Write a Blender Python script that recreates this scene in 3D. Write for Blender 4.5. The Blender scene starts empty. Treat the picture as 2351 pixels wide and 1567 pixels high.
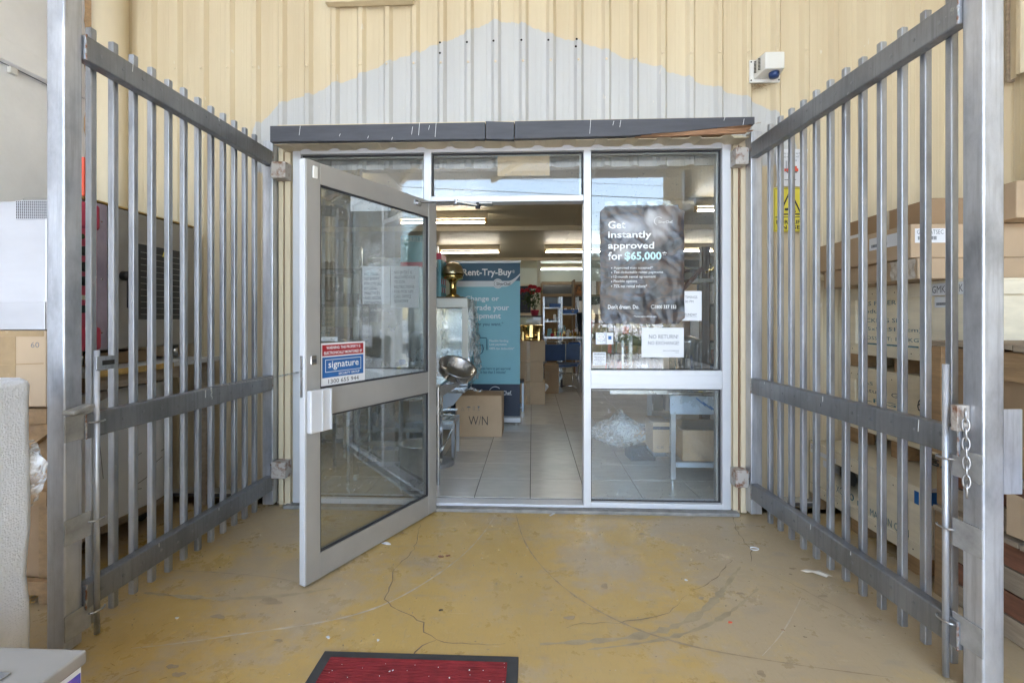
import bpy, math, random
from mathutils import Vector, Matrix, noise
R = math.radians
rnd = random.Random(7)
S = bpy.context.scene
COL = S.collection

# ---------------------------------------------------------------- camera
YAW = 2.42; FPX = 1100.0; CAMH = 1.3
cd = bpy.data.cameras.new('camera'); cam = bpy.data.objects.new('camera', cd); COL.objects.link(cam)
cd.sensor_width = 36.0; cd.lens = FPX / 2351 * 36.0
cd.shift_y = -52.5 / 2351
cd.clip_start = 0.05; cd.clip_end = 2000
cam.location = (0, 0, CAMH); cam.rotation_euler = (R(90), 0, R(YAW))
S.camera = cam

# ---------------------------------------------------------------- world, sun, exposure
SUN_EL, SUN_AZ = 60, 165           # azimuth clockwise from +y
w = bpy.data.worlds.new('World'); S.world = w; w.use_nodes = True
nt = w.node_tree; bg = nt.nodes['Background']
sky = nt.nodes.new('ShaderNodeTexSky'); sky.sky_type = 'NISHITA'; sky.sun_disc = False
sky.sun_elevation = R(SUN_EL); sky.sun_rotation = R(SUN_AZ); sky.air_density = 1.2; sky.dust_density = 1.0; sky.ozone_density = 1.0
nt.links.new(sky.outputs[0], bg.inputs[0]); bg.inputs[1].default_value = 0.15
sl = bpy.data.lights.new('sun', 'SUN'); sl.energy = 3.2; sl.angle = R(0.5); sl.color = (1, .97, .93)
sun = bpy.data.objects.new('sun', sl); COL.objects.link(sun)
sd = Vector((math.sin(R(SUN_AZ)) * math.cos(R(SUN_EL)), math.cos(R(SUN_AZ)) * math.cos(R(SUN_EL)), math.sin(R(SUN_EL))))
sun.rotation_euler = sd.to_track_quat('Z', 'Y').to_euler(); sun.location = (0, 0, 30)
S.view_settings.view_transform = 'Standard'; S.view_settings.look = 'None'
S.view_settings.exposure = 3.42; S.view_settings.gamma = 1; S.view_settings.use_curve_mapping = False
S.cycles.max_bounces = 10; S.cycles.diffuse_bounces = 5; S.cycles.glossy_bounces = 5
S.cycles.transparent_max_bounces = 24; S.cycles.caustics_reflective = False; S.cycles.caustics_refractive = False
S.cycles.sample_clamp_indirect = 6

# ---------------------------------------------------------------- helpers: photograph pixel -> point of the place
TH = R(YAW)
def ray(px, py):
    r = (px - 1175.5) / FPX; u = -(py - 731.) / FPX
    return (-math.sin(TH) + r * math.cos(TH), math.cos(TH) + r * math.sin(TH), u)
def PY(px, py, y):
    d = ray(px, py); t = y / d[1]; return Vector((d[0] * t, y, CAMH + d[2] * t))
def PX(px, py, x):
    d = ray(px, py); t = x / d[0]; return Vector((x, d[1] * t, CAMH + d[2] * t))
def PZ(px, py, z=0.):
    d = ray(px, py); t = (z - CAMH) / d[2]; return Vector((d[0] * t, d[1] * t, z))

# ---------------------------------------------------------------- mesh builder
class MB:
    def __init__(s): s.v = []; s.f = []
    def add(s, vs, fs):
        o = len(s.v); s.v += [Vector(p) for p in vs]; s.f += [tuple(i + o for i in f) for f in fs]; return s
    def box(s, x0, x1, y0, y1, z0, z1):
        x0, x1 = sorted((x0, x1)); y0, y1 = sorted((y0, y1)); z0, z1 = sorted((z0, z1))
        return s.add([(x0,y0,z0),(x1,y0,z0),(x1,y1,z0),(x0,y1,z0),(x0,y0,z1),(x1,y0,z1),(x1,y1,z1),(x0,y1,z1)],
                     [(0,3,2,1),(4,5,6,7),(0,1,5,4),(1,2,6,5),(2,3,7,6),(3,0,4,7)])
    def obox(s, c, size, rot=(0,0,0)):
        from mathutils import Euler
        m = Euler(rot).to_matrix(); hx, hy, hz = [a/2 for a in size]; c = Vector(c)
        P = [c + m @ Vector(p) for p in [(-hx,-hy,-hz),(hx,-hy,-hz),(hx,hy,-hz),(-hx,hy,-hz),(-hx,-hy,hz),(hx,-hy,hz),(hx,hy,hz),(-hx,hy,hz)]]
        return s.add(P, [(0,3,2,1),(4,5,6,7),(0,1,5,4),(1,2,6,5),(2,3,7,6),(3,0,4,7)])
    def bar(s, a, b, wd, th, up=(0,0,1)):
        a = Vector(a); b = Vector(b); d = (b-a).normalized(); u = Vector(up)
        x = d.cross(u); x = x.normalized() if x.length > 1e-4 else Vector((1,0,0)); u = x.cross(d).normalized()
        P = [p + x*i*wd/2 + u*j*th/2 for p in (a, b) for i, j in ((-1,-1),(1,-1),(1,1),(-1,1))]
        return s.add(P, [(0,1,2,3),(7,6,5,4),(0,4,5,1),(1,5,6,2),(2,6,7,3),(3,7,4,0)])
    def tube(s, pts, r, n=8, closed=False, caps=True):
        pts = [Vector(p) for p in pts]; k = len(pts); rs = r if isinstance(r, (list, tuple)) else [r]*k
        vs = []; prev = None
        for i, p in enumerate(pts):
            if closed: d = pts[(i+1) % k] - pts[i-1]
            else: d = pts[min(i+1, k-1)] - pts[max(i-1, 0)]
            d.normalize()
            if prev is None:
                a = d.cross(Vector((0,0,1)));
                if a.length < .1: a = d.cross(Vector((1,0,0)))
            else: a = prev - d * prev.dot(d)
            a.normalize(); prev = a; b = d.cross(a)
            for j in range(n):
                t = 2*math.pi*j/n; vs.append(p + (a*math.cos(t) + b*math.sin(t)) * rs[i])
        fs = []
        for i in range(k if closed else k-1):
            for j in range(n):
                a0 = i*n+j; a1 = i*n+(j+1) % n; b0 = ((i+1) % k)*n+j; b1 = ((i+1) % k)*n+(j+1) % n
                fs.append((a0, b0, b1, a1))
        if caps and not closed: fs += [tuple(range(n)), tuple(reversed(range((k-1)*n, k*n)))]
        return s.add(vs, fs)
    def cyl(s, a, b, r, n=16, r2=None): return s.tube([a, b], [r, r if r2 is None else r2], n)
    def lathe(s, prof, c=(0,0,0), n=24, ax=None):
        c = Vector(c); m = Matrix.Identity(3) if ax is None else Vector((0,0,1)).rotation_difference(Vector(ax)).to_matrix()
        vs = []; fs = []
        for r, z in prof:
            for j in range(n):
                t = 2*math.pi*j/n; vs.append(c + m @ Vector((r*math.cos(t), r*math.sin(t), z)))
        for i in range(len(prof)-1):
            for j in range(n): fs.append((i*n+j, i*n+(j+1) % n, (i+1)*n+(j+1) % n, (i+1)*n+j))
        return s.add(vs, fs)
    def prism(s, poly, a, b, axis='y'):
        n = len(poly)
        def pt(p, t): return {'y': (p[0], t, p[1]), 'x': (t, p[0], p[1]), 'z': (p[0], p[1], t)}[axis]
        fs = [tuple(range(n)), tuple(reversed(range(n, 2*n)))] + [(i, n+i, n+(i+1) % n, (i+1) % n) for i in range(n)]
        return s.add([pt(p, a) for p in poly] + [pt(p, b) for p in poly], fs)
    def quad(s, a, b, c, d): return s.add([a, b, c, d], [(0,1,2,3)])
    def grid(s, fn, nu, nv):
        vs = [fn(i/nu, j/nv) for j in range(nv+1) for i in range(nu+1)]
        return s.add(vs, [(j*(nu+1)+i, j*(nu+1)+i+1, (j+1)*(nu+1)+i+1, (j+1)*(nu+1)+i) for j in range(nv) for i in range(nu)])
    def build(s, name, m, parent=None, smooth=False, bevel=0, label=None, kind=None, solid=0, seg=2, sub=0):
        me = bpy.data.meshes.new(name); off = wloc(parent)
        me.from_pydata([tuple(p - off) for p in s.v], [], s.f); me.update()
        import bmesh
        bm = bmesh.new(); bm.from_mesh(me); bmesh.ops.recalc_face_normals(bm, faces=bm.faces); bm.to_mesh(me); bm.free()
        if m: me.materials.append(m)
        if smooth:
            me.polygons.foreach_set('use_smooth', [True]*len(me.polygons))
        o = bpy.data.objects.new(name, me); COL.objects.link(o)
        if parent: o.parent = parent
        if label: o['label'] = label
        if kind: o['kind'] = kind
        if solid:
            q = o.modifiers.new('solid', 'SOLIDIFY'); q.thickness = solid; q.offset = 0
        if sub:
            q = o.modifiers.new('sub', 'SUBSURF'); q.levels = sub; q.render_levels = sub
        if bevel:
            q = o.modifiers.new('bevel', 'BEVEL'); q.width = bevel; q.segments = seg; q.limit_method = 'ANGLE'; q.angle_limit = R(40)
            me.polygons.foreach_set('use_smooth', [True]*len(me.polygons)); q.harden_normals = False
            wn = o.modifiers.new('wn', 'WEIGHTED_NORMAL'); wn.keep_sharp = False
        return o
ROT = {}
def wloc(p):
    off = Vector((0,0,0))
    while p is not None:
        if ROT.get(p.name): return Vector((0,0,0))
        off += p.location; p = p.parent
    return off
def tag(o, label, cat=None, group=None, kind=None):
    if label: o['label'] = label
    if cat: o['category'] = cat
    if group: o['group'] = group
    if kind: o['kind'] = kind
    return o
def thing(name, label, cat, loc=(0,0,0), rz=0, group=None, kind=None, rot=False):
    o = bpy.data.objects.new(name, None); COL.objects.link(o); o.empty_display_size = .1
    o.location = loc; o.rotation_euler = (0,0,rz); ROT[o.name] = bool(rz) or rot
    return tag(o, label, cat, group, kind)
def copy_tree(o, parent=None):
    c = o.copy(); COL.objects.link(c); c.parent = parent
    if ROT.get(o.name): ROT[c.name] = True
    for ch in list(o.children): copy_tree(ch, c)
    return c
def dup(o, loc, parent=None):
    c = o.copy(); COL.objects.link(c); c.parent = parent or o.parent; c.location = loc; return c

# ---------------------------------------------------------------- lettering
_fonts = {}
def letter_mesh(txt, bold):
    cu = bpy.data.curves.new('lettering', 'FONT'); cu.body = txt; cu.size = 1; cu.resolution_u = 2
    cu.offset = bold; ob = bpy.data.objects.new('lettering', cu)
    me = bpy.data.meshes.new_from_object(ob); bpy.data.objects.remove(ob); bpy.data.curves.remove(cu)
    return me
FACE = {'-y': lambda u, v, d: (u, -d, v), '-x': lambda u, v, d: (-d, -u, v), '+x': lambda u, v, d: (d, u, v), '+z': lambda u, v, d: (u, v, d),
        '+y': lambda u, v, d: (-u, d, v)}
def lettering(txt, box, m, parent, face='-y', d=0.0, bold=0.0, name='lettering', wrap=None, fit=True):
    """box=(u0,u1,v0,v1) in the face's own plane; d = distance of the plane along the outward axis (world coords unless rotated parent)"""
    me = letter_mesh(txt, bold)
    if not me.vertices: return None
    xs = [v.co.x for v in me.vertices]; ys = [v.co.y for v in me.vertices]
    bx0, bx1, by0, by1 = min(xs), max(xs), min(ys), max(ys)
    u0, u1, v0, v1 = box; off = wloc(parent); f = FACE[face]
    for v in me.vertices:
        u = u0 + (v.co.x-bx0)/(bx1-bx0)*(u1-u0); q = v0 + (v.co.y-by0)/max(by1-by0, .01)*(v1-v0)
        dd = d + (wrap(u, q) if wrap else 0)
        v.co = Vector(f(u, q, dd)) - off
    me.materials.clear(); me.materials.append(m)
    me.name = name
    o = bpy.data.objects.new(name, me); COL.objects.link(o); o.parent = parent
    return o

# ---------------------------------------------------------------- materials
def newmat(name):
    m = bpy.data.materials.new(name); m.use_nodes = True
    n = m.node_tree.nodes; return m, m.node_tree, n['Principled BSDF'], n['Material Output']
def mat(name, col, rough=.6, metal=0., var=.12, scale=4., stretch=(1,1,1), bump=0., bscale=60., bstretch=None, col2=None, mix=(.4,.6), rnd_=0., spec=.5, detail=5, rvar=.1, bdist=.003):
    m, t, b, out = newmat(name); N = t.nodes.new; L = t.links.new
    tc = N('ShaderNodeTexCoord'); mp = N('ShaderNodeMapping'); mp.inputs['Scale'].default_value = stretch
    L(tc.outputs['Object'], mp.inputs['Vector'])
    oi = N('ShaderNodeObjectInfo')
    av = N('ShaderNodeVectorMath'); av.operation = 'ADD'; sc = N('ShaderNodeMath'); sc.operation = 'MULTIPLY'; sc.inputs[1].default_value = 37.
    L(oi.outputs['Random'], sc.inputs[0]); L(mp.outputs[0], av.inputs[0]); L(sc.outputs[0], av.inputs[1])
    ns = N('ShaderNodeTexNoise'); ns.inputs['Scale'].default_value = scale; ns.inputs['Detail'].default_value = detail; ns.inputs['Roughness'].default_value = .6
    L(av.outputs[0], ns.inputs['Vector'])
    rp = N('ShaderNodeValToRGB'); e = rp.color_ramp.elements
    c2 = col2 or tuple(min(1, c*(1+var)) for c in col); c1 = col if col2 else tuple(c*(1-var) for c in col)
    e[0].position = mix[0]-.12 if not col2 else mix[0]; e[1].position = mix[1]+.12 if not col2 else mix[1]
    e[0].color = (*c1, 1); e[1].color = (*c2, 1)
    L(ns.outputs['Fac'], rp.inputs[0]); last = rp.outputs[0]
    if rnd_:
        hs = N('ShaderNodeHueSaturation'); mr = N('ShaderNodeMapRange'); mr.inputs[3].default_value = 1-rnd_; mr.inputs[4].default_value = 1+rnd_
        L(oi.outputs['Random'], mr.inputs[0]); L(mr.outputs[0], hs.inputs['Value']); L(last, hs.inputs['Color']); last = hs.outputs[0]
    L(last, b.inputs['Base Color'])
    b.inputs['Roughness'].default_value = rough; b.inputs['Metallic'].default_value = metal
    b.inputs['Specular IOR Level'].default_value = spec
    if rvar:
        mr2 = N('ShaderNodeMapRange'); mr2.inputs[3].default_value = max(.02, rough-rvar); mr2.inputs[4].default_value = min(1, rough+rvar)
        L(ns.outputs['Fac'], mr2.inputs[0]); L(mr2.outputs[0], b.inputs['Roughness'])
    if bump:
        n2 = N('ShaderNodeTexNoise'); n2.inputs['Scale'].default_value = bscale; n2.inputs['Detail'].default_value = 3
        if bstretch:
            m3 = N('ShaderNodeMapping'); m3.inputs['Scale'].default_value = bstretch; L(tc.outputs['Object'], m3.inputs[0]); L(m3.outputs[0], n2.inputs['Vector'])
        else: L(av.outputs[0], n2.inputs['Vector'])
        bp = N('ShaderNodeBump'); bp.inputs['Strength'].default_value = bump; bp.inputs['Distance'].default_value = bdist
        L(n2.outputs['Fac'], bp.inputs['Height']); L(bp.outputs[0], b.inputs['Normal'])
    return m
def flat(name, col, rough=.6, metal=0): return mat(name, col, rough, metal, var=.04, scale=8, rvar=0)
def emit(name, col, st):
    m, t, b, out = newmat(name); b.inputs['Base Color'].default_value = (*col, 1)
    b.inputs['Emission Color'].default_value = (*col, 1); b.inputs['Emission Strength'].default_value = st; return m
def glass(name, tint=(.96,.98,.975), dirt=.05, base=.02, dscale=3.):
    m, t, b, out = newmat(name); t.nodes.remove(b); N = t.nodes.new; L = t.links.new
    tr = N('ShaderNodeBsdfTransparent'); tr.inputs[0].default_value = (*tint, 1)
    gl = N('ShaderNodeBsdfGlossy'); gl.inputs['Roughness'].default_value = 0.0
    lw_ = N('ShaderNodeLayerWeight'); lw_.inputs[0].default_value = .5
    pw = N('ShaderNodeMath'); pw.operation = 'POWER'; pw.inputs[1].default_value = 4.; L(lw_.outputs['Facing'], pw.inputs[0])
    mu = N('ShaderNodeMath'); mu.operation = 'MULTIPLY_ADD'; mu.inputs[1].default_value = .85; mu.inputs[2].default_value = base; mu.use_clamp = True
    L(pw.outputs[0], mu.inputs[0])
    mx = N('ShaderNodeMixShader'); L(mu.outputs[0], mx.inputs[0]); L(tr.outputs[0], mx.inputs[1]); L(gl.outputs[0], mx.inputs[2])
    df = N('ShaderNodeBsdfDiffuse'); df.inputs[0].default_value = (.75,.77,.78,1)
    tc = N('ShaderNodeTexCoord'); mp = N('ShaderNodeMapping'); mp.inputs['Scale'].default_value = (1,1,.5); L(tc.outputs['Object'], mp.inputs[0])
    ns = N('ShaderNodeTexNoise'); ns.inputs['Scale'].default_value = dscale; ns.inputs['Detail'].default_value = 8; ns.inputs['Roughness'].default_value = .65
    L(mp.outputs[0], ns.inputs['Vector'])
    vo = N('ShaderNodeTexNoise'); vo.inputs['Scale'].default_value = 90; vo.inputs['Detail'].default_value = 1; L(tc.outputs['Object'], vo.inputs['Vector'])
    sp = N('ShaderNodeMapRange'); sp.inputs[1].default_value = .70; sp.inputs[2].default_value = .76; sp.inputs[4].default_value = .35; L(vo.outputs['Fac'], sp.inputs[0])
    mr = N('ShaderNodeMapRange'); mr.inputs[1].default_value = .35; mr.inputs[2].default_value = .75; mr.inputs[3].default_value = dirt*.4; mr.inputs[4].default_value = dirt*2
    L(ns.outputs['Fac'], mr.inputs[0])
    ad = N('ShaderNodeMath'); ad.operation = 'ADD'; ad.use_clamp = True; L(mr.outputs[0], ad.inputs[0]); L(sp.outputs[0], ad.inputs[1])
    m2 = N('ShaderNodeMixShader'); L(ad.outputs[0], m2.inputs[0]); L(mx.outputs[0], m2.inputs[1]); L(df.outputs[0], m2.inputs[2])
    L(m2.outputs[0], out.inputs[0]); return m

def film(name):
    m, t, b, out = newmat(name); N = t.nodes.new; L = t.links.new
    tr = N('ShaderNodeBsdfTransparent'); mx = N('ShaderNodeMixShader'); b.inputs['Base Color'].default_value = (.8,.82,.85,1); b.inputs['Roughness'].default_value = .12
    tc = N('ShaderNodeTexCoord'); ns = N('ShaderNodeTexNoise'); ns.inputs['Scale'].default_value = 16; ns.inputs['Detail'].default_value = 5; ns.inputs['Distortion'].default_value = 1.5; L(tc.outputs['Object'], ns.inputs[0])
    bp = N('ShaderNodeBump'); bp.inputs['Strength'].default_value = .9; bp.inputs['Distance'].default_value = .02; L(ns.outputs['Fac'], bp.inputs['Height']); L(bp.outputs[0], b.inputs['Normal'])
    mr = N('ShaderNodeMapRange'); mr.inputs[1].default_value = .4; mr.inputs[2].default_value = .65; mr.inputs[3].default_value = .12; mr.inputs[4].default_value = .75; L(ns.outputs['Fac'], mr.inputs[0])
    L(mr.outputs[0], mx.inputs[0]); L(tr.outputs[0], mx.inputs[1]); L(b.outputs[0], mx.inputs[2]); L(mx.outputs[0], out.inputs[0]); return m
M = {}
M['film'] = film('crumpled_plastic_film')
def galv(name, c, dark, light, metal=.75, rough=.36):
    m, t, b, out = newmat(name); N = t.nodes.new; L = t.links.new
    tc = N('ShaderNodeTexCoord'); oi = N('ShaderNodeObjectInfo'); sc = N('ShaderNodeMath'); sc.operation = 'MULTIPLY'; sc.inputs[1].default_value = 37.; L(oi.outputs['Random'], sc.inputs[0])
    av = N('ShaderNodeVectorMath'); L(tc.outputs['Object'], av.inputs[0]); L(sc.outputs[0], av.inputs[1])
    def nz(scale, st, detail=6, rough_=.6):
        q = N('ShaderNodeMapping'); q.inputs['Scale'].default_value = st; L(av.outputs[0], q.inputs[0]); n = N('ShaderNodeTexNoise'); n.inputs['Scale'].default_value = scale; n.inputs['Detail'].default_value = detail; n.inputs['Roughness'].default_value = rough_; L(q.outputs[0], n.inputs[0]); return n.outputs['Fac']
    def rng(v, a, bb, lo, hi):
        q = N('ShaderNodeMapRange'); q.inputs[1].default_value = a; q.inputs[2].default_value = bb; q.inputs[3].default_value = lo; q.inputs[4].default_value = hi; L(v, q.inputs[0]); return q.outputs[0]
    cr = N('ShaderNodeValToRGB'); e = cr.color_ramp.elements; e[0].position = .28; e[0].color = (*dark, 1); e[1].position = .72; e[1].color = (*light, 1); q = e.new(.5); q.color = (*c, 1)
    n1 = nz(3.2, (1,1,.5), 8, .7); L(n1, cr.inputs[0])
    def mx(f, a, cc):
        q = N('ShaderNodeMix'); q.data_type = 'RGBA'; L(f, q.inputs[0]); L(a, q.inputs[6]); q.inputs[7].default_value = (*cc, 1); return q.outputs[2]
    col = mx(rng(nz(60, (1,1,.05), 3), .5, .75, 0, .5), cr.outputs[0], tuple(x*.55 for x in c))
    col = mx(rng(nz(10, (1,1,1), 9, .75), .64, .70, 0, .55), col, (.62,.62,.62)); col = mx(rng(nz(17, (1,1,.6), 7, .8), .68, .74, 0, .7), col, (.16,.11,.08))
    L(col, b.inputs['Base Color']); b.inputs['Metallic'].default_value = metal
    L(rng(n1, .3, .7, rough-.08, rough+.16), b.inputs['Roughness'])
    bp = N('ShaderNodeBump'); bp.inputs['Strength'].default_value = .12; bp.inputs['Distance'].default_value = .003; L(nz(90, (1,1,.08), 4), bp.inputs['Height'])
    b2 = N('ShaderNodeBump'); b2.inputs['Strength'].default_value = .35; b2.inputs['Distance'].default_value = .006; L(nz(7, (1,1,.35), 6, .7), b2.inputs['Height']); L(bp.outputs[0], b2.inputs['Normal']); L(b2.outputs[0], b.inputs['Normal']); return m
M['galv'] = galv('galvanised_steel', (.40,.42,.46), (.23,.24,.27), (.54,.555,.59))
M['galv_rail'] = galv('dull_galvanised_rail', (.27,.28,.30), (.18,.185,.20), (.37,.38,.40), .7, .40)
M['galv_post'] = galv('galvanised_post', (.54,.56,.61), (.27,.285,.32), (.72,.74,.79), .7, .34)
M['weld'] = mat('cold_galv_paint', (.40,.40,.40), .55, .35, var=.25, scale=18, bump=.3, bscale=40)
M['weld_rust'] = mat('weld_bead_metal', (.42,.42,.43), .5, .5, col2=(.25,.12,.07), scale=40, mix=(.45,.6))
M['rust'] = mat('rusty_painted_plate', (.50,.46,.42), .6, .2, col2=(.22,.09,.04), scale=22, mix=(.5,.68), bump=.4, bscale=60)
M['zinc'] = mat('zinc_chain', (.45,.45,.46), .35, .9, var=.2, scale=30)
M['alu'] = mat('white_aluminium', (.66,.67,.70), .38, .15, var=.05, scale=2, rvar=.05)
M['alu_mill'] = mat('satin_aluminium', (.41,.40,.385), .42, .35, var=.10, scale=3, stretch=(1,1,1), bump=.05, bscale=300, bstretch=(.2,.2,1))
M['alu_dark'] = flat('dark_gasket', (.03,.03,.035), .7)
M['glass'] = glass('shop_window_glass', base=.055, dirt=.02)
M['glass_door'] = glass('door_glass', (.90,.925,.92), base=.17, dirt=.012)
M['glass_in'] = glass('cabinet_glass', base=.05, dirt=.03)
M['card'] = mat('cardboard', (.50,.365,.24), .85, var=.09, scale=3, bump=.25, bscale=30, rnd_=.06, bstretch=(40,40,2))
M['card_dark'] = mat('brown_cardboard', (.34,.225,.13), .85, var=.12, scale=4, bump=.3, bscale=20, rnd_=.08)
M['tape'] = mat('packing_tape', (.38,.26,.14), .25, var=.15, scale=12, bump=.4, bscale=40)
M['tape_clear'] = mat('clear_tape', (.55,.48,.40), .2, var=.15, scale=12, bump=.4, bscale=40)
M['ply'] = mat('pale_plywood', (.80,.72,.56), .7, var=.10, scale=2.5, stretch=(3,1,8), bump=.1, bscale=60, rnd_=.06)
M['timber'] = mat('rough_timber', (.36,.23,.12), .8, var=.25, scale=5, stretch=(6,1.2,10), bump=.5, bscale=25, bstretch=(8,1,12), rnd_=.15)
M['timber_grey'] = mat('weathered_timber', (.33,.26,.19), .85, var=.25, scale=5, stretch=(6,1.2,10), bump=.5, bscale=25, bstretch=(8,1,12), rnd_=.15)
M['timber_red'] = mat('stained_timber', (.20,.085,.05), .75, var=.4, scale=6, stretch=(2,1,6), bump=.4, bscale=30)
M['pine'] = mat('splintered_pine', (.40,.22,.12), .7, var=.3, scale=6, stretch=(2,20,30), bump=.6, bscale=20, bstretch=(2,30,40))
M['fascia'] = mat('charcoal_fascia_paint', (.062,.064,.078), .55, var=.18, scale=6, stretch=(1,6,6), bump=.35, bscale=18, bstretch=(1,12,14))
M['white_plastic'] = mat('white_plastic', (.74,.73,.69), .4, var=.03, scale=4)
M['blue_plastic'] = flat('navy_plastic', (.02,.05,.16), .3)
M['paper'] = mat('white_paper', (.76,.77,.80), .8, var=.03, scale=5)
M['paper_warm'] = mat('cream_paper', (.66,.60,.50), .8, var=.08, scale=9)
M['paper_blue'] = mat('lilac_paper', (.46,.48,.66), .8, var=.04, scale=4)
M['ink'] = flat('black_ink', (.03,.03,.035), .7)
M['ink_grey'] = flat('grey_ink', (.16,.17,.19), .7)
M['ink_teal'] = mat('stencil_ink', (.10,.20,.24), .8, var=.5, scale=30)
M['ink_white'] = flat('white_ink', (.82,.83,.84), .5)
M['steel'] = mat('stainless_steel', (.52,.53,.55), .26, .95, var=.07, scale=3, bump=.05, bscale=200, bstretch=(1,1,.1))
M['steel_film'] = mat('filmed_stainless', (.64,.64,.68), .38, .5, var=.12, scale=2.2, stretch=(.6,1,1.6), bump=.2, bscale=5, bdist=.01)
M['steel_blue'] = mat('blue_filmed_steel', (.50,.60,.74), .3, .25, var=.06, scale=4)
M['brass'] = mat('polished_brass', (.72,.52,.20), .12, 1., var=.1, scale=6)
M['chrome'] = mat('chrome', (.65,.65,.66), .1, 1., var=.05, scale=6, rvar=0)
M['oven'] = mat('grey_oven_steel', (.36,.345,.325), .36, .5, var=.14, scale=3)
M['oven_purple'] = mat('oven_side_steel', (.46,.39,.48), .35, .5, var=.3, scale=6, stretch=(1,1,.5))
M['black_glass'] = flat('dark_oven_glass', (.05,.052,.055), .12)
M['red'] = mat('red_panel', (.60,.06,.12), .4, var=.15, scale=5)
M['orange'] = flat('orange_red_plastic', (.75,.10,.05), .45)
M['yellow'] = flat('yellow_tape', (.75,.62,.03), .4)
M['yellow_sign'] = flat('sign_yellow', (.78,.66,.06), .5)
M['black'] = flat('black_plastic', (.02,.02,.022), .45)
M['rubber'] = mat('black_rubber', (.045,.047,.05), .8, var=.3, scale=10, bump=.3, bscale=40)
M['white_enamel'] = mat('white_enamel', (.78,.80,.86), .35, var=.05, scale=2)
M['chip'] = mat('laminated_benchtop', (.6,.6,.6), .5, var=.06, scale=4)
M['edge_yellow'] = mat('yellow_wood_edge', (.50,.32,.10), .7, var=.35, scale=14)
M['blue_bin'] = flat('blue_bin_plastic', (.03,.12,.42), .4)
M['blue_seat'] = mat('blue_upholstery', (.045,.085,.19), .45, var=.15, scale=5)
M['green'] = mat('leaf_green', (.035,.07,.02), .6, var=.4, scale=8)
M['rose'] = mat('red_petals', (.42,.012,.03), .6, var=.3, scale=20)
M['dark_cloth'] = mat('dark_cloth', (.015,.017,.025), .9, var=.2, scale=10)
M['wood_frame'] = mat('brown_timber_frame', (.17,.10,.045), .5, var=.2, scale=6)
M['wall_in'] = mat('interior_wall_paint', (.50,.50,.44), .7, var=.05, scale=2)
M['ceil'] = mat('ceiling_panel', (.56,.48,.34), .45, var=.05, scale=1.5)
M['clutter'] = mat('orange_brown_clutter', (.45,.18,.05), .7, col2=(.08,.05,.03), scale=9, mix=(.4,.62), bump=1, bscale=14, rnd_=.3)
M['dark'] = flat('dark_gap', (.02,.018,.015), .9)
M['sticker_red'] = flat('sticker_red', (.36,.012,.02), .45)
M['sticker_blue'] = flat('sticker_blue', (.02,.12,.36), .45)
M['teal'] = mat('banner_teal', (.20,.45,.53), .5, var=.05, scale=3)
M['teal_dark'] = flat('banner_dark_teal', (.02,.10,.16), .5)
M['navy'] = mat('banner_navy', (.018,.028,.055), .5, var=.05, scale=3)
M['banner_blue'] = mat('banner_top_blue', (.03,.095,.165), .5, var=.05, scale=3)
M['tube'] = emit('lit_fluorescent_tube', (1, .92, .78), 4.6)
M['tube_cool'] = emit('lit_cool_tube', (.88, 1, .98), 4.6)
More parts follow.
